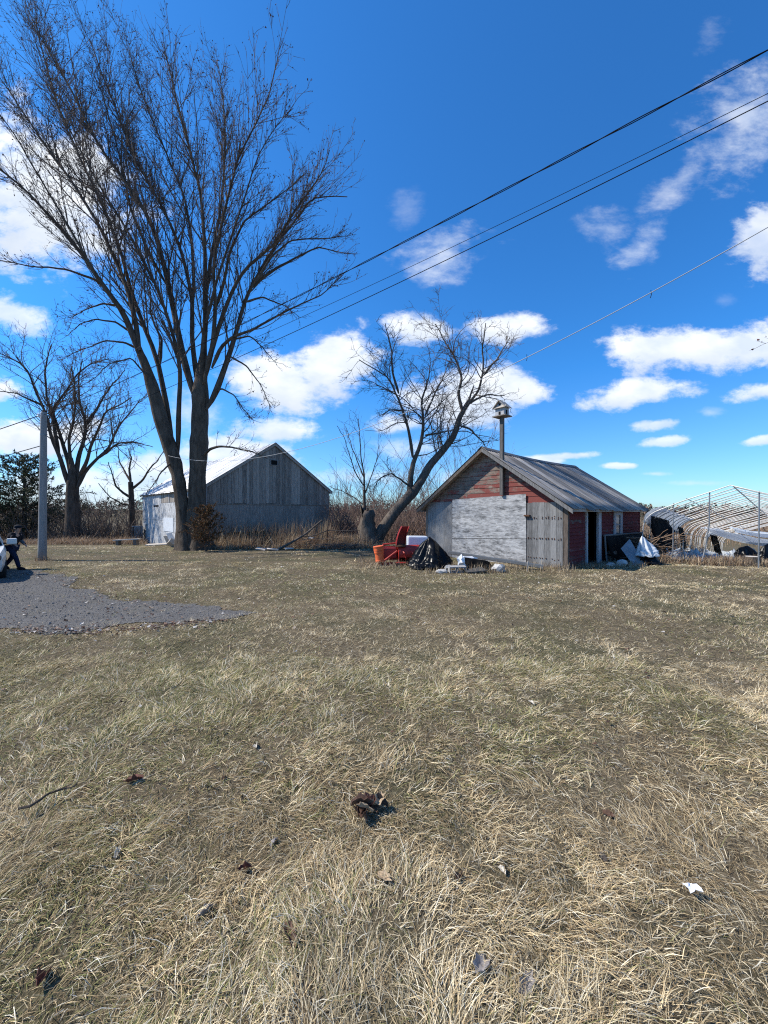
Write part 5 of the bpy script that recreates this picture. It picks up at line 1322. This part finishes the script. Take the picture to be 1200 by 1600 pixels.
# white sheet over a dark barrel
wl = on_ground(1011, 14.6)
tarp_heap('white_tarp', 'greyish white tarp draped over a heap at the back corner of the shed', 'tarp', wl + [0, 0, .28], [(0, .42), (1.57, .35), (3.14, .42), (4.71, .35)], [(-.2, 0, .78), (-.1, 0, .72), (.1, 0, .5)], M['white_tarp'], 13, 0, .07, (20, 44))
tarp_heap('black_tarp', 'black plastic bundle under the greyish white tarp', 'tarp', on_ground(1013, 14.6), [(0, .46), (1.57, .35), (3.14, .36), (4.71, .4)], [(-.15, 0, .42), (0, 0, .45), (.15, 0, .42)], M['black_tarp'], 15, 0, .07, (20, 44))
crumple('field_stone', 'grey stone at the foot of the black sheet on the side wall', 'stone', on_ground(972, 13.9) + [0, 0, .1], (.2, .15, .14), M['rock'], 17)
for (px, d, s_, lab) in ((955, 13.95, .12, 'small rubble stone left of the leaning grey board'), (1060, 16.6, .2, 'pale stone below the sagging tunnel cover'), (1080, 17.0, .16, 'pale stone right of the one below the sagging cover')):
    crumple('field_stone', lab, 'stone', on_ground(px, d) + [0, 0, s_ * .4], (s_ * 1.3, s_, s_ * .7), M['rock'], int(px))
# tree stump
st = on_ground(1175, 14.55)
stump = empty('tree_stump', st, (0, 0, 0), 'short sawn tree stump in front of the tunnel frame', 'stump')
mb = MB(); pr_ = []
mb.lathe([(.27, -.1), (.245, .05), (.232, .2), (.228, .37)], (0, 0, 0), 20)
mb.v = [(x_ * (1 + .06 * math.sin(5 * math.atan2(y_, x_)) + random.uniform(-.03, .03)), y_ * (1 + random.uniform(-.03, .03)), z_) for x_, y_, z_ in mb.v]
mb.build('bark', M['bark_old'], stump)
MB().lathe([(.215, .36), (.21, .378)], (0, 0, 0), 20).build('cut_face', M['pale_wood'], stump)

# ================================================================== POLYTUNNEL FRAME
ga = math.atan2(GY, GX)
gc = np.array([12.81, 14.12]); gzc = gz1(*gc)
tun = empty('polytunnel_frame', (gc[0], gc[1], gzc), (0, R(4.6), ga), 'bare pipe frame of a greenhouse tunnel with torn plastic at right', 'greenhouse')
def hoop(hw=2.77, zs=1.93, za=3.02, n=9):
    pts = [(0, hw + .1, -.4), (0, hw + .04, .8), (0, hw, 1.45)]
    for a in np.linspace(0, 1, 6)[1:]:
        # rounded shoulder from the leg into the straight rafter
        p0, p1, p2 = np.array([hw, 1.45]), np.array([hw - .05, 1.93]), np.array([hw - .62, 2.16])
        q = p0 * (1 - a) ** 2 + p1 * 2 * a * (1 - a) + p2 * a * a; pts.append((0, q[0], q[1]))
    pts.append((0, hw * .5, 2.16 + (za - 2.16) * (1 - .5 * hw / (hw - .62)) + .03)); pts.append((0, .0, za))
    return pts + [(x_, -y_, z_) for x_, y_, z_ in pts[-2::-1]]
hm = MB().tube(hoop(), .021, 6, True).mesh('rib', M['rib'], True)
NR = 31
for i in range(NR):
    if i in (22, 27): continue
    o = link('rib', hm, tun, (i * .63 + random.uniform(-.05, .05), random.uniform(-.05, .05), -.009 * i + random.uniform(-.03, .03)), (random.uniform(-.015, .015), random.uniform(-.02, .02), random.uniform(-.01, .01)))
Lx = NR * .63
for (y_, z_, r_) in ((0, 2.99, .022), (2.73, 1.52, .018), (-2.73, 1.52, .018), (1.4, 2.56, .016), (-1.4, 2.56, .016), (2.78, .9, .016)):
    MB().tube([(x_, y_ + random.uniform(-.02, .02), z_ + random.uniform(-.02, .02) - .014 * x_) for x_ in np.linspace(0, Lx, 12)], r_, 6).build('purlin', M['rib'], tun)
MB().tube([(0, -.69, -.3), (.02, -.69, 2.78)], .023, 8).build('end_post', M['galv'], tun)
MB().tube([(-.12, .92, -.2), (-.02, .78, .6), (0, .68, 1.55), (0, .68, 2.78)], [.024, .024, .024, .022], 8).build('end_post', M['galv'], tun)
MB().tube([(0, 1.8, -.3), (0, 1.8, 2.38)], .02, 8).build('end_post', M['galv'], tun)
MB().tube([(.9, 1.65, -.3), (.9, 1.65, 1.0)], .022, 8).build('end_post', M['galv'], tun)
# torn covers hanging on the far shoulder
def cover(x0, x1, name, mat, rowsf, seed, parent=tun):
    rg = np.random.default_rng(seed); xs_ = np.linspace(x0, x1, 22); prof = rowsf
    rows = []
    for i in range(10):
        q = i / 9; row = []
        for x_ in xs_:
            u = (x_ - x0) / (x1 - x0); y_, z_ = prof(u, q)
            row.append((x_ + .02 * rg.normal(), y_ + .03 * math.sin(x_ * 6 + q * 4) * q + .012 * rg.normal(), z_ + .025 * math.sin(x_ * 4.3) * q + .012 * rg.normal() - .014 * x_))
        rows.append(row)
    return MB().grid(rows).build(name, mat, parent, smooth=True, solid=.005)
def sh(q, drop): # over the shoulder: from just above the bend downwards outside
    pts = np.array([(2.2, 2.2), (2.5, 2.1), (2.72, 1.86), (2.80, 1.55), (2.84, 1.1)])
    k = np.interp(q, [0, 1], [0, drop]) * (len(pts) - 1)
    return np.array([np.interp(k, range(len(pts)), pts[:, 0]), np.interp(k, range(len(pts)), pts[:, 1])])
cover(-.08, 6.2, 'torn_cover', M['clear_poly'], lambda u, q: sh(q, .72 + .1 * math.sin(u * 9)) + [0.03, .03], 31)
cover(.2, 3.0, 'torn_lining', M['black_matte'], lambda u, q: (2.62 - .5 * q * math.sin(u * 3.1), 1.9 - q * (1.15 + .35 * math.sin(u * 5)) * math.sin(min(1, u * 1.2 + .25) * 2.6)), 32)
cover(4.9, 6.0, 'torn_lining', M['black_matte'], lambda u, q: (2.66 - .2 * q, 1.75 - q * (1.0 + .2 * math.sin(u * 7))), 33)
cover(12.5, 15.5, 'torn_cover', M['clear_poly'], lambda u, q: sh(q, .7 + .1 * math.sin(u * 7)) + [0.03, .03], 34)
cover(12.7, 15.2, 'torn_lining', M['black_matte'], lambda u, q: (2.6 - .3 * q, 1.8 - q * 1.3), 35)
cover(9.5, 18.8, 'fallen_cover', M['clear_poly'], lambda u, q: (2.55 - 4.3 * q, 1.98 - .5 * math.sin(q * 2.6) + .16 * math.sin(u * 11 + q * 5)), 36)
cover(14.5, 19.2, 'fallen_cover', M['clear_poly'], lambda u, q: (1.9 - 3.2 * q, 2.35 - .3 * math.sin(q * 2.9) + .12 * math.sin(u * 8)), 37)
# plastic fallen inside and on the ground
def ground_sheet(cx_, cy_, w_, d_, label, seed):
    rg = np.random.default_rng(seed); rows = []
    for i in range(14):
        row = []
        for j in range(18):
            x_ = cx_ + (j / 17 - .5) * w_ + .1 * rg.normal(); y_ = cy_ + (i / 13 - .5) * d_ + .08 * rg.normal()
            row.append((x_, y_, gz1(x_, y_) + .08 + .22 * max(0, rg.normal()) * (1 if 0 < i < 13 else .2)))
        rows.append(row)
    o0 = np.array([cx_, cy_, gz1(cx_, cy_)])
    return tag(MB().grid(np.array(rows) - o0).build('plastic_sheet', M['clear_poly'], None, o0, solid=.004), label, 'plastic sheet')
p = on_ground(1092, 19.5); ground_sheet(p[0], p[1], 3.2, 2.6, 'crumpled white plastic fallen inside the tunnel frame, left of the leaning post', 41)
p = on_ground(1130, 21); ground_sheet(p[0], p[1], 3.4, 3.0, 'white plastic heaped inside the tunnel behind the broken end post', 42)
p = on_ground(1068, 16.4); ground_sheet(p[0], p[1], 1.5, .8, 'flat grey white plastic in the weeds outside the tunnel end', 43)
p = on_ground(1190, 27); ground_sheet(p[0], p[1], 7, 4.5, 'large white sheet sprawled far down the tunnel at the right edge', 44)
tarp_heap('black_tarp', 'black plastic heap at the right edge behind the stump', 'tarp', on_ground(1206, 15.8), [(0, .8), (1.57, .5), (3.14, .75), (4.71, .5)], [(-.3, 0, .85), (.1, 0, 1.0), (.4, 0, .8)], M['black_tarp'], 51, 0, .09, (20, 44))
tarp_heap('black_tarp', 'dark plastic heap inside the tunnel left of the stump', 'tarp', on_ground(1165, 18.2), [(0, .7), (1.57, .5), (3.14, .6), (4.71, .5)], [(-.3, 0, .7), (.1, 0, .8), (.4, 0, .6)], M['black_tarp'], 52, 0, .09, (20, 44))
# brush heap of grey sticks by the shed's back corner
def sticks(name, label, cat, px0, px1, d0, d1, n, ln, r, mat, zmax=.5, seed=0, tiltmax=.5):
    rg = np.random.default_rng(seed); c0 = on_ground((px0 + px1) / 2, (d0 + d1) / 2); P = []
    for i in range(n):
        d = rg.uniform(d0, d1); b = on_ground(rg.uniform(px0, px1), d) + [0, 0, rg.uniform(0, zmax)]; a = rg.uniform(0, 6.28); e = rg.uniform(-.1, tiltmax)
        q = b + np.array([math.cos(a) * math.cos(e), math.sin(a) * math.cos(e), math.sin(e)]) * ln * rg.uniform(.4, 1)
        q2 = line3(b, q, 5) + rg.normal(size=(5, 3)) * .02; P.append(q2)
    P = np.stack(P) - c0; v, f = tubes(P, np.linspace(1, .5, 5)[None] * r * rg.uniform(.5, 1.3, (len(P), 1)), 4)
    return tag(link(name, raw_mesh(name, v, f, 4, mat, True), None, c0), label, cat, None, 'stuff')
sticks('brush_pile', 'tangle of grey sticks beside the white tarp behind the shed', 'brush pile', 1008, 1045, 15.5, 18.5, 150, 1.4, .016, M['twig_tan'], 1.0, 3)
sticks('brush_pile', 'heap of dark twigs on the ground right of the leaning barn pole', 'brush pile', 500, 560, 20.3, 21.4, 220, .8, .010, M['twig'], .25, 4, .25)
sticks('brush_pile', 'low branches caught in the weeds left of the hollow trunk', 'brush pile', 470, 565, 21.2, 22.5, 60, 2.2, .012, M['twig_tan'], .6, 6, .3)

# ================================================================== BARN SURROUNDINGS
def bough(name, label, pts, r0, r1, mat, cat='pole'):
    P = resample(pts, 12); o0 = P[0].copy(); v, f = tubes(P[None] - o0, np.linspace(r0, r1, 12)[None], 8)
    return tag(link(name, raw_mesh(name, v, f, 4, mat, True), None, o0), label, cat)
bough('dead_branch', 'long bare pole leaning up from the ground before the barn', [at(427, 863, 20.2), at(460, 845, 20.9), at(478, 834, 21.3), at(503, 813, 22)], .075, .045, M['bark_old'], 'branch')
bough('dead_branch', 'thin crooked branch crossing behind the leaning pole', [at(468, 838, 21.6), at(490, 838, 21.7), at(512, 828, 21.9), at(540, 830, 22), at(566, 828, 22.2)], .035, .02, M['bark_old'], 'branch')
bough('dead_branch', 'short pale stick on the ground below the leaning pole', [at(480, 864, 20.0), at(492, 860, 20.2), at(506, 854, 20.6)], .05, .035, M['bark_old'], 'branch')
p = on_ground(511, 21.8); tag(MB().tube([(0, 0, -.1), (.02, 0, 1.05)], .035, 6).build('fence_post', M['rust'], None, p), 'thin rusty metal fence post in the brush right of the barn', 'post')
for i, (px, d, s_, lab) in enumerate(((408, 19.9, .26, 'broken pale board lying flat at the foot of the leaning pole'), (426, 19.75, .3, 'bleached wood chunk right of the flat broken board'), (452, 19.9, .2, 'white scrap on the ground under the leaning pole'), (486, 21.3, .12, 'small white scrap caught in the weeds under the leaning pole'))):
    p = on_ground(px, d); z_ = .06 if i < 3 else .55
    tag(MB().box((-s_, -.12, 0), (s_, .12, .05), jit=.03).build('wood_scrap', M['pale_wood'], None, p + [0, 0, z_], rot=(R(6), R(random.uniform(-8, 8)), random.uniform(-.4, .4))), lab, 'scrap wood')
# plank bench at the left
pbn = at(199, 850, 27.5)
bench = empty('plank_bench', on_ground(199, 27.5), (0, R(-3), R(-4)), 'low plank on blocks on the lawn left of the barn', 'bench')
MB().box((-.95, -.18, .40), (.95, .18, .46)).build('board', M['pale_wood'], bench)
MB().box((-.1 + .65, -.15, 0), (.12 + .65, .15, .4)).build('leg', M['brown_wood'], bench)
MB().box((-.75, -.15, 0), (-.55, .15, .4)).build('leg', M['brown_wood'], bench)
# old metal bin at barn corner
bp_ = bxy(-.55, 15.2); bz_ = gz1(*bp_)
binr = empty('metal_cabinet', (bp_[0], bp_[1], bz_), (0, 0, BA), 'old grey open metal cabinet standing at the far barn corner', 'cabinet')
mb = MB(); mb.box((-.35, -.45, 0), (.3, -.42, 1.45)).box((-.35, .42, 0), (.3, .45, 1.45)).box((.27, -.42, 0), (.3, .42, 1.45)).box((-.35, -.42, 0), (.27, .42, .04)).box((-.35, -.42, 1.41), (.27, .42, 1.45))
mb.build('case', M['card'], binr); MB().box((-.352, .1, .03), (-.33, .41, 1.4)).build('door', M['galv'], binr)
# boards leaning and lying by the sunlit wall
for (px, d, w_, h_, rz, lab) in ((273, 26.1, .3, .95, .3, 'white board leaning on the barn wall nearest the big trunk'), (265, 27.0, .16, .75, .5, 'narrow pale board leaning on the barn wall left of the white one')):
    p = on_ground(px, d); tag(MB().box((-w_, -.02, 0), (w_, .02, h_)).build('leaning_board', M['white_panel'] if w_ > .2 else M['pale_wood'], None, p, rot=(R(-22), R(6), BA + R(90) + rz)), lab, 'board')
p = on_ground(280, 24.2); tag(MB().box((-.3, -.14, 0), (.3, .14, .7)).build('leaning_board', M['pale_wood'], None, p, rot=(R(-52), R(18), BA + R(90))), 'bleached plank tipped over at the foot of the big tree', 'board')
p = on_ground(248, 26.0); tag(MB().box((-.75, -.3, 0), (.75, .3, .05)).build('lying_sheet', M['pale_wood'], None, p + [0, 0, .08], rot=(R(4), R(-2), R(10))), 'pale sheet lying flat on the grass before the barn wall', 'board')

# ================================================================== PERSON
pf = on_ground(20, 13.3); pg = pf[2]
person = empty('person', pf, (0, 0, 0), 'person in black cap, dark jacket and navy trousers stepping away from the car', 'person')
def skin_obj(name, mat, verts, edges, radii, parent, root=0, sub=2):
    me = bpy.data.meshes.new(name); me.from_pydata([tuple(v) for v in verts], edges, []); me.materials.append(mat)
    o = link(name, me, parent)
    sk = o.modifiers.new('skin', 'SKIN'); sk.use_smooth_shade = True
    for i, r_ in enumerate(radii):
        d_ = me.skin_vertices[0].data[i]; d_.radius = (r_, r_) if isinstance(r_, (int, float)) else r_; d_.use_root = (i == root)
    ss = o.modifiers.new('smooth', 'SUBSURF'); ss.levels = sub; ss.render_levels = sub
    return o
# facing +x, leaning forward over a wide step
J = {'pel': (-.02, 0, .80), 'sp1': (.03, 0, .95), 'ch': (.08, 0, 1.13), 'nk': (.14, 0, 1.29), 'hd0': (.17, 0, 1.36), 'hd1': (.185, 0, 1.43), 'hd2': (.18, 0, 1.49),
     'shl': (.09, .17, 1.23), 'ell': (.05, .24, 1.0), 'wrl': (.22, .20, .88), 'shr': (.09, -.17, 1.23), 'elr': (.06, -.25, 1.0), 'wrr': (.24, -.2, .90),
     'hpl': (-.02, .09, .77), 'knl': (-.12, .1, .42), 'anl': (-.38, .1, .12), 'hpr': (-.02, -.09, .77), 'knr': (.20, -.1, .44), 'anr': (.32, -.1, .08), 'tol': (-.26, .1, .04), 'tor': (.48, -.1, .04)}
names = list(J); ix = {n_: i for i, n_ in enumerate(names)}
ED = [('pel','sp1'),('sp1','ch'),('ch','nk'),('nk','hd0'),('hd0','hd1'),('hd1','hd2'),('ch','shl'),('shl','ell'),('ell','wrl'),('ch','shr'),('shr','elr'),('elr','wrr'),('pel','hpl'),('hpl','knl'),('knl','anl'),('pel','hpr'),('hpr','knr'),('knr','anr'),('anl','tol'),('anr','tor')]
RD = {'pel': (.12, .1), 'sp1': (.12, .09), 'ch': (.13, .1), 'nk': .052, 'hd0': .07, 'hd1': .092, 'hd2': .075, 'shl': .06, 'ell': .042, 'wrl': .03, 'shr': .06, 'elr': .042, 'wrr': .03, 'hpl': .085, 'knl': .056, 'anl': .04, 'hpr': .085, 'knr': .056, 'anr': .04, 'tol': .03, 'tor': .03}
skin_obj('body', M['skin'], [J[n_] for n_ in names], [(ix[a], ix[b_]) for a, b_ in ED], [RD[n_] for n_ in names], person)
def sub_skin(name, mat, ns, es, grow, rootn):
    k = {n_: i for i, n_ in enumerate(ns)}
    rd = [tuple(q + grow for q in RD[n_]) if isinstance(RD[n_], tuple) else RD[n_] + grow for n_ in ns]
    return skin_obj(name, mat, [J[n_] for n_ in ns], [(k[a], k[b_]) for a, b_ in es], rd, person, k[rootn])
sub_skin('jacket', M['blackcloth'], ['pel', 'sp1', 'ch', 'shl', 'ell', 'shr', 'elr'], [('pel','sp1'),('sp1','ch'),('ch','shl'),('shl','ell'),('ch','shr'),('shr','elr')], .025, 'pel')
sub_skin('trousers', M['navy'], ['pel', 'hpl', 'knl', 'anl', 'hpr', 'knr', 'anr'], [('pel','hpl'),('hpl','knl'),('knl','anl'),('pel','hpr'),('hpr','knr'),('knr','anr')], .018, 'pel')
for a, b_ in (('ell', 'wrl'), ('elr', 'wrr')):
    p_, q_ = np.array(J[a]), np.array(J[b_]); v, f = tubes(line3(p_, q_, 5)[None], np.linspace(.062, .045, 5)[None], 10); link('sleeve', raw_mesh('sleeve', v, f, 4, M['greycloth'], True), person)
    d_ = norm(q_ - p_)
    for k in range(5):              # palm continues as four fingers and a thumb
        o_ = (k - 1.5) * .018 if k < 4 else .0
        base_ = q_ + d_ * .03 + np.array([0, o_, 0]); tip = base_ + d_ * (.085 - .008 * abs(k - 1.5)) + [0, 0, -.03] if k < 4 else q_ + d_ * .05 + np.array([.01, .05 * (1 if a == 'elr' else -1), .0])
        v, f = tubes(line3(q_ if k == 4 else base_, tip, 4, -.006)[None], np.array([[.012, .01, .009, .006]]), 6); link('finger', raw_mesh('finger', v, f, 4, M['skin'], True), person)
for s_, e_ in (('anl', 'tol'), ('anr', 'tor')):
    p_, q_ = np.array(J[s_]), np.array(J[e_])
    mb = MB(); mb.tube([p_ + [-.07, 0, -.02], p_ + [-.02, 0, -.01], (p_ + q_) / 2, q_, q_ + [.04, 0, -.01]], [.03, .058, .055, .045, .02], 10); mb.build('shoe', M['blackcloth'], person, smooth=True)
hc = np.array([.18, 0, 1.44])
mb = MB(); mb.lathe([(.104, 0), (.108, .03), (.095, .075), (.055, .105), (.01, .115)], (hc[0] - .005, 0, hc[2] + .015), 16).box((hc[0] + .07, -.07, hc[2] + .015), (hc[0] + .19, .07, hc[2] + .028))
mb.build('cap', M['blackcloth'], person, smooth=False)
MB().lathe([(.07, -.05), (.098, -.01), (.1, .03)], (hc[0] - .03, 0, hc[2] - .01), 14).build('hair', M['hair'], person, smooth=True)
MB().add([(hc[0] + .085, -.012, hc[2] - .01), (hc[0] + .085, .012, hc[2] - .01), (hc[0] + .118, 0, hc[2] - .035), (hc[0] + .088, 0, hc[2] - .045)], [(0, 1, 2), (1, 3, 2), (3, 0, 2), (0, 3, 1)]).build('nose', M['skin'], person)
for s_ in (-1, 1):
    MB().lathe([(.002, -.008), (.009, 0), (.002, .008)], (hc[0] + .082, s_ * .034, hc[2] - .003), 8).build('eye', M['hair'], person)
    MB().lathe([(.008, -.028), (.02, 0), (.008, .028)], (hc[0] - .005, s_ * .096, hc[2] - .015), 8).build('ear', M['skin'], person)
MB().box((hc[0] + .082, -.022, hc[2] - .064), (hc[0] + .092, .022, hc[2] - .056)).build('mouth', M['dark_red'], person)

# ================================================================== PARKED CAR (only its corner is in the picture)
qx, qy = at(13, 911, 10.8)[:2]
axd = np.array([-.72, .70]); pd = np.array([-.70, -.72])
cc = np.array([qx, qy]) + axd * 2.25 + pd * .93
car = empty('parked_car', (cc[0], cc[1], gz1(*cc)), (0, 0, math.atan2(-axd[1], -axd[0])), 'pale parked car cut off by the left edge beside the person', 'car')
def sect(x_, hw, z0, zb, tuck=.06): return [(x_, -hw + tuck, z0), (x_, -hw, z0 + .18), (x_, -hw, zb - .16), (x_, -hw + .05, zb), (x_, hw - .05, zb), (x_, hw, zb - .16), (x_, hw, z0 + .18), (x_, hw - tuck, z0)]
S_ = [(-2.22, .70, .40, .86), (-2.12, .84, .30, .98), (-1.6, .90, .26, 1.02), (0, .92, .24, 1.0), (1.0, .92, .24, .98), (1.6, .90, .26, .92), (2.05, .82, .28, .80), (2.2, .66, .36, .70)]
rows = [sect(*s_) for s_ in S_]; rows = [r_ + [r_[0]] for r_ in rows]
mb = MB(); mb.grid(rows); n_ = 9; mb.f.append(tuple(range(8))); mb.f.append(tuple((len(rows) - 1) * n_ + i for i in range(8))[::-1]); mb.build('body', M['car'], car, bevel=.015)
rf = [(-2.0, .74, 1.0), (-1.7, .66, 1.42), (-.9, .64, 1.52), (.2, .63, 1.52), (.7, .64, 1.40), (1.25, .76, .96)]
rows = [[(x_, -w_, z_), (x_, w_, z_)] for x_, w_, z_ in rf]
MB().grid(rows[1:5]).build('roof', M['car'], car, solid=.04)
for s_ in (-1, 1):
    mb = MB(); mb.add([(-1.95, s_ * .84, 1.0), (1.15, s_ * .84, .97), (.66, s_ * .645, 1.40), (.2, s_ * .635, 1.51), (-.9, s_ * .645, 1.51), (-1.66, s_ * .665, 1.41)], [(0, 1, 2, 3, 4, 5)]); mb.build('side_window', M['glass'], car, solid=.01)
    for x_ in (-.45, .05): MB().tube([(x_, s_ * .855, .98), (x_ + .02, s_ * .645, 1.53)], .03, 6).build('pillar', M['car'], car)
    mir = MB().box((.78, s_ * .93, .98), (.95, s_ * 1.16, 1.16)).build('mirror', M['car'], car, bevel=.03); MB().box((.84, s_ * .85, 1.0), (.9, s_ * .95, 1.04)).build('arm', M['tyre'], mir)
    MB().box((2.02, s_ * .5, .62), (2.16, s_ * .8, .76)).build('headlight', M['lens'], car, bevel=.03)
    MB().box((-2.2, s_ * .55, .72), (-2.1, s_ * .82, .92)).build('tail_light', M['dark_red'], car, bevel=.02)
    for x_ in (-1.35, 1.42):
        wm = Matrix.Rotation(R(90), 4, 'X'); wh = empty('wheel', (x_, s_ * .80, .33)); wh.parent = car
        MB().lathe([(.20, -.11), (.30, -.115), (.33, -.08), (.33, .08), (.30, .115), (.20, .11)], (0, 0, 0), 24, wm.to_3x3()).build('tyre', M['tyre'], wh, smooth=False)
        MB().lathe([(.02, -.1), (.21, -.09), (.21, .09), (.02, .1)], (0, 0, 0), 20, wm.to_3x3()).build('rim', M['rim'], wh)
MB().add([(1.28, -.78, .95), (1.28, .78, .95), (.70, .64, 1.41), (.70, -.64, 1.41)], [(0, 1, 2, 3)]).build('windscreen', M['glass'], car, solid=.01)
MB().add([(-2.02, -.76, .98), (-2.02, .76, .98), (-1.70, .66, 1.42), (-1.70, -.66, 1.42)], [(0, 3, 2, 1)]).build('rear_window', M['glass'], car, solid=.01)
MB().box((2.1, -.72, .36), (2.27, .72, .52)).build('bumper', M['car'], car, bevel=.04)
MB().box((2.16, -.42, .56), (2.21, .42, .68)).build('grille', M['tyre'], car, bevel=.01)
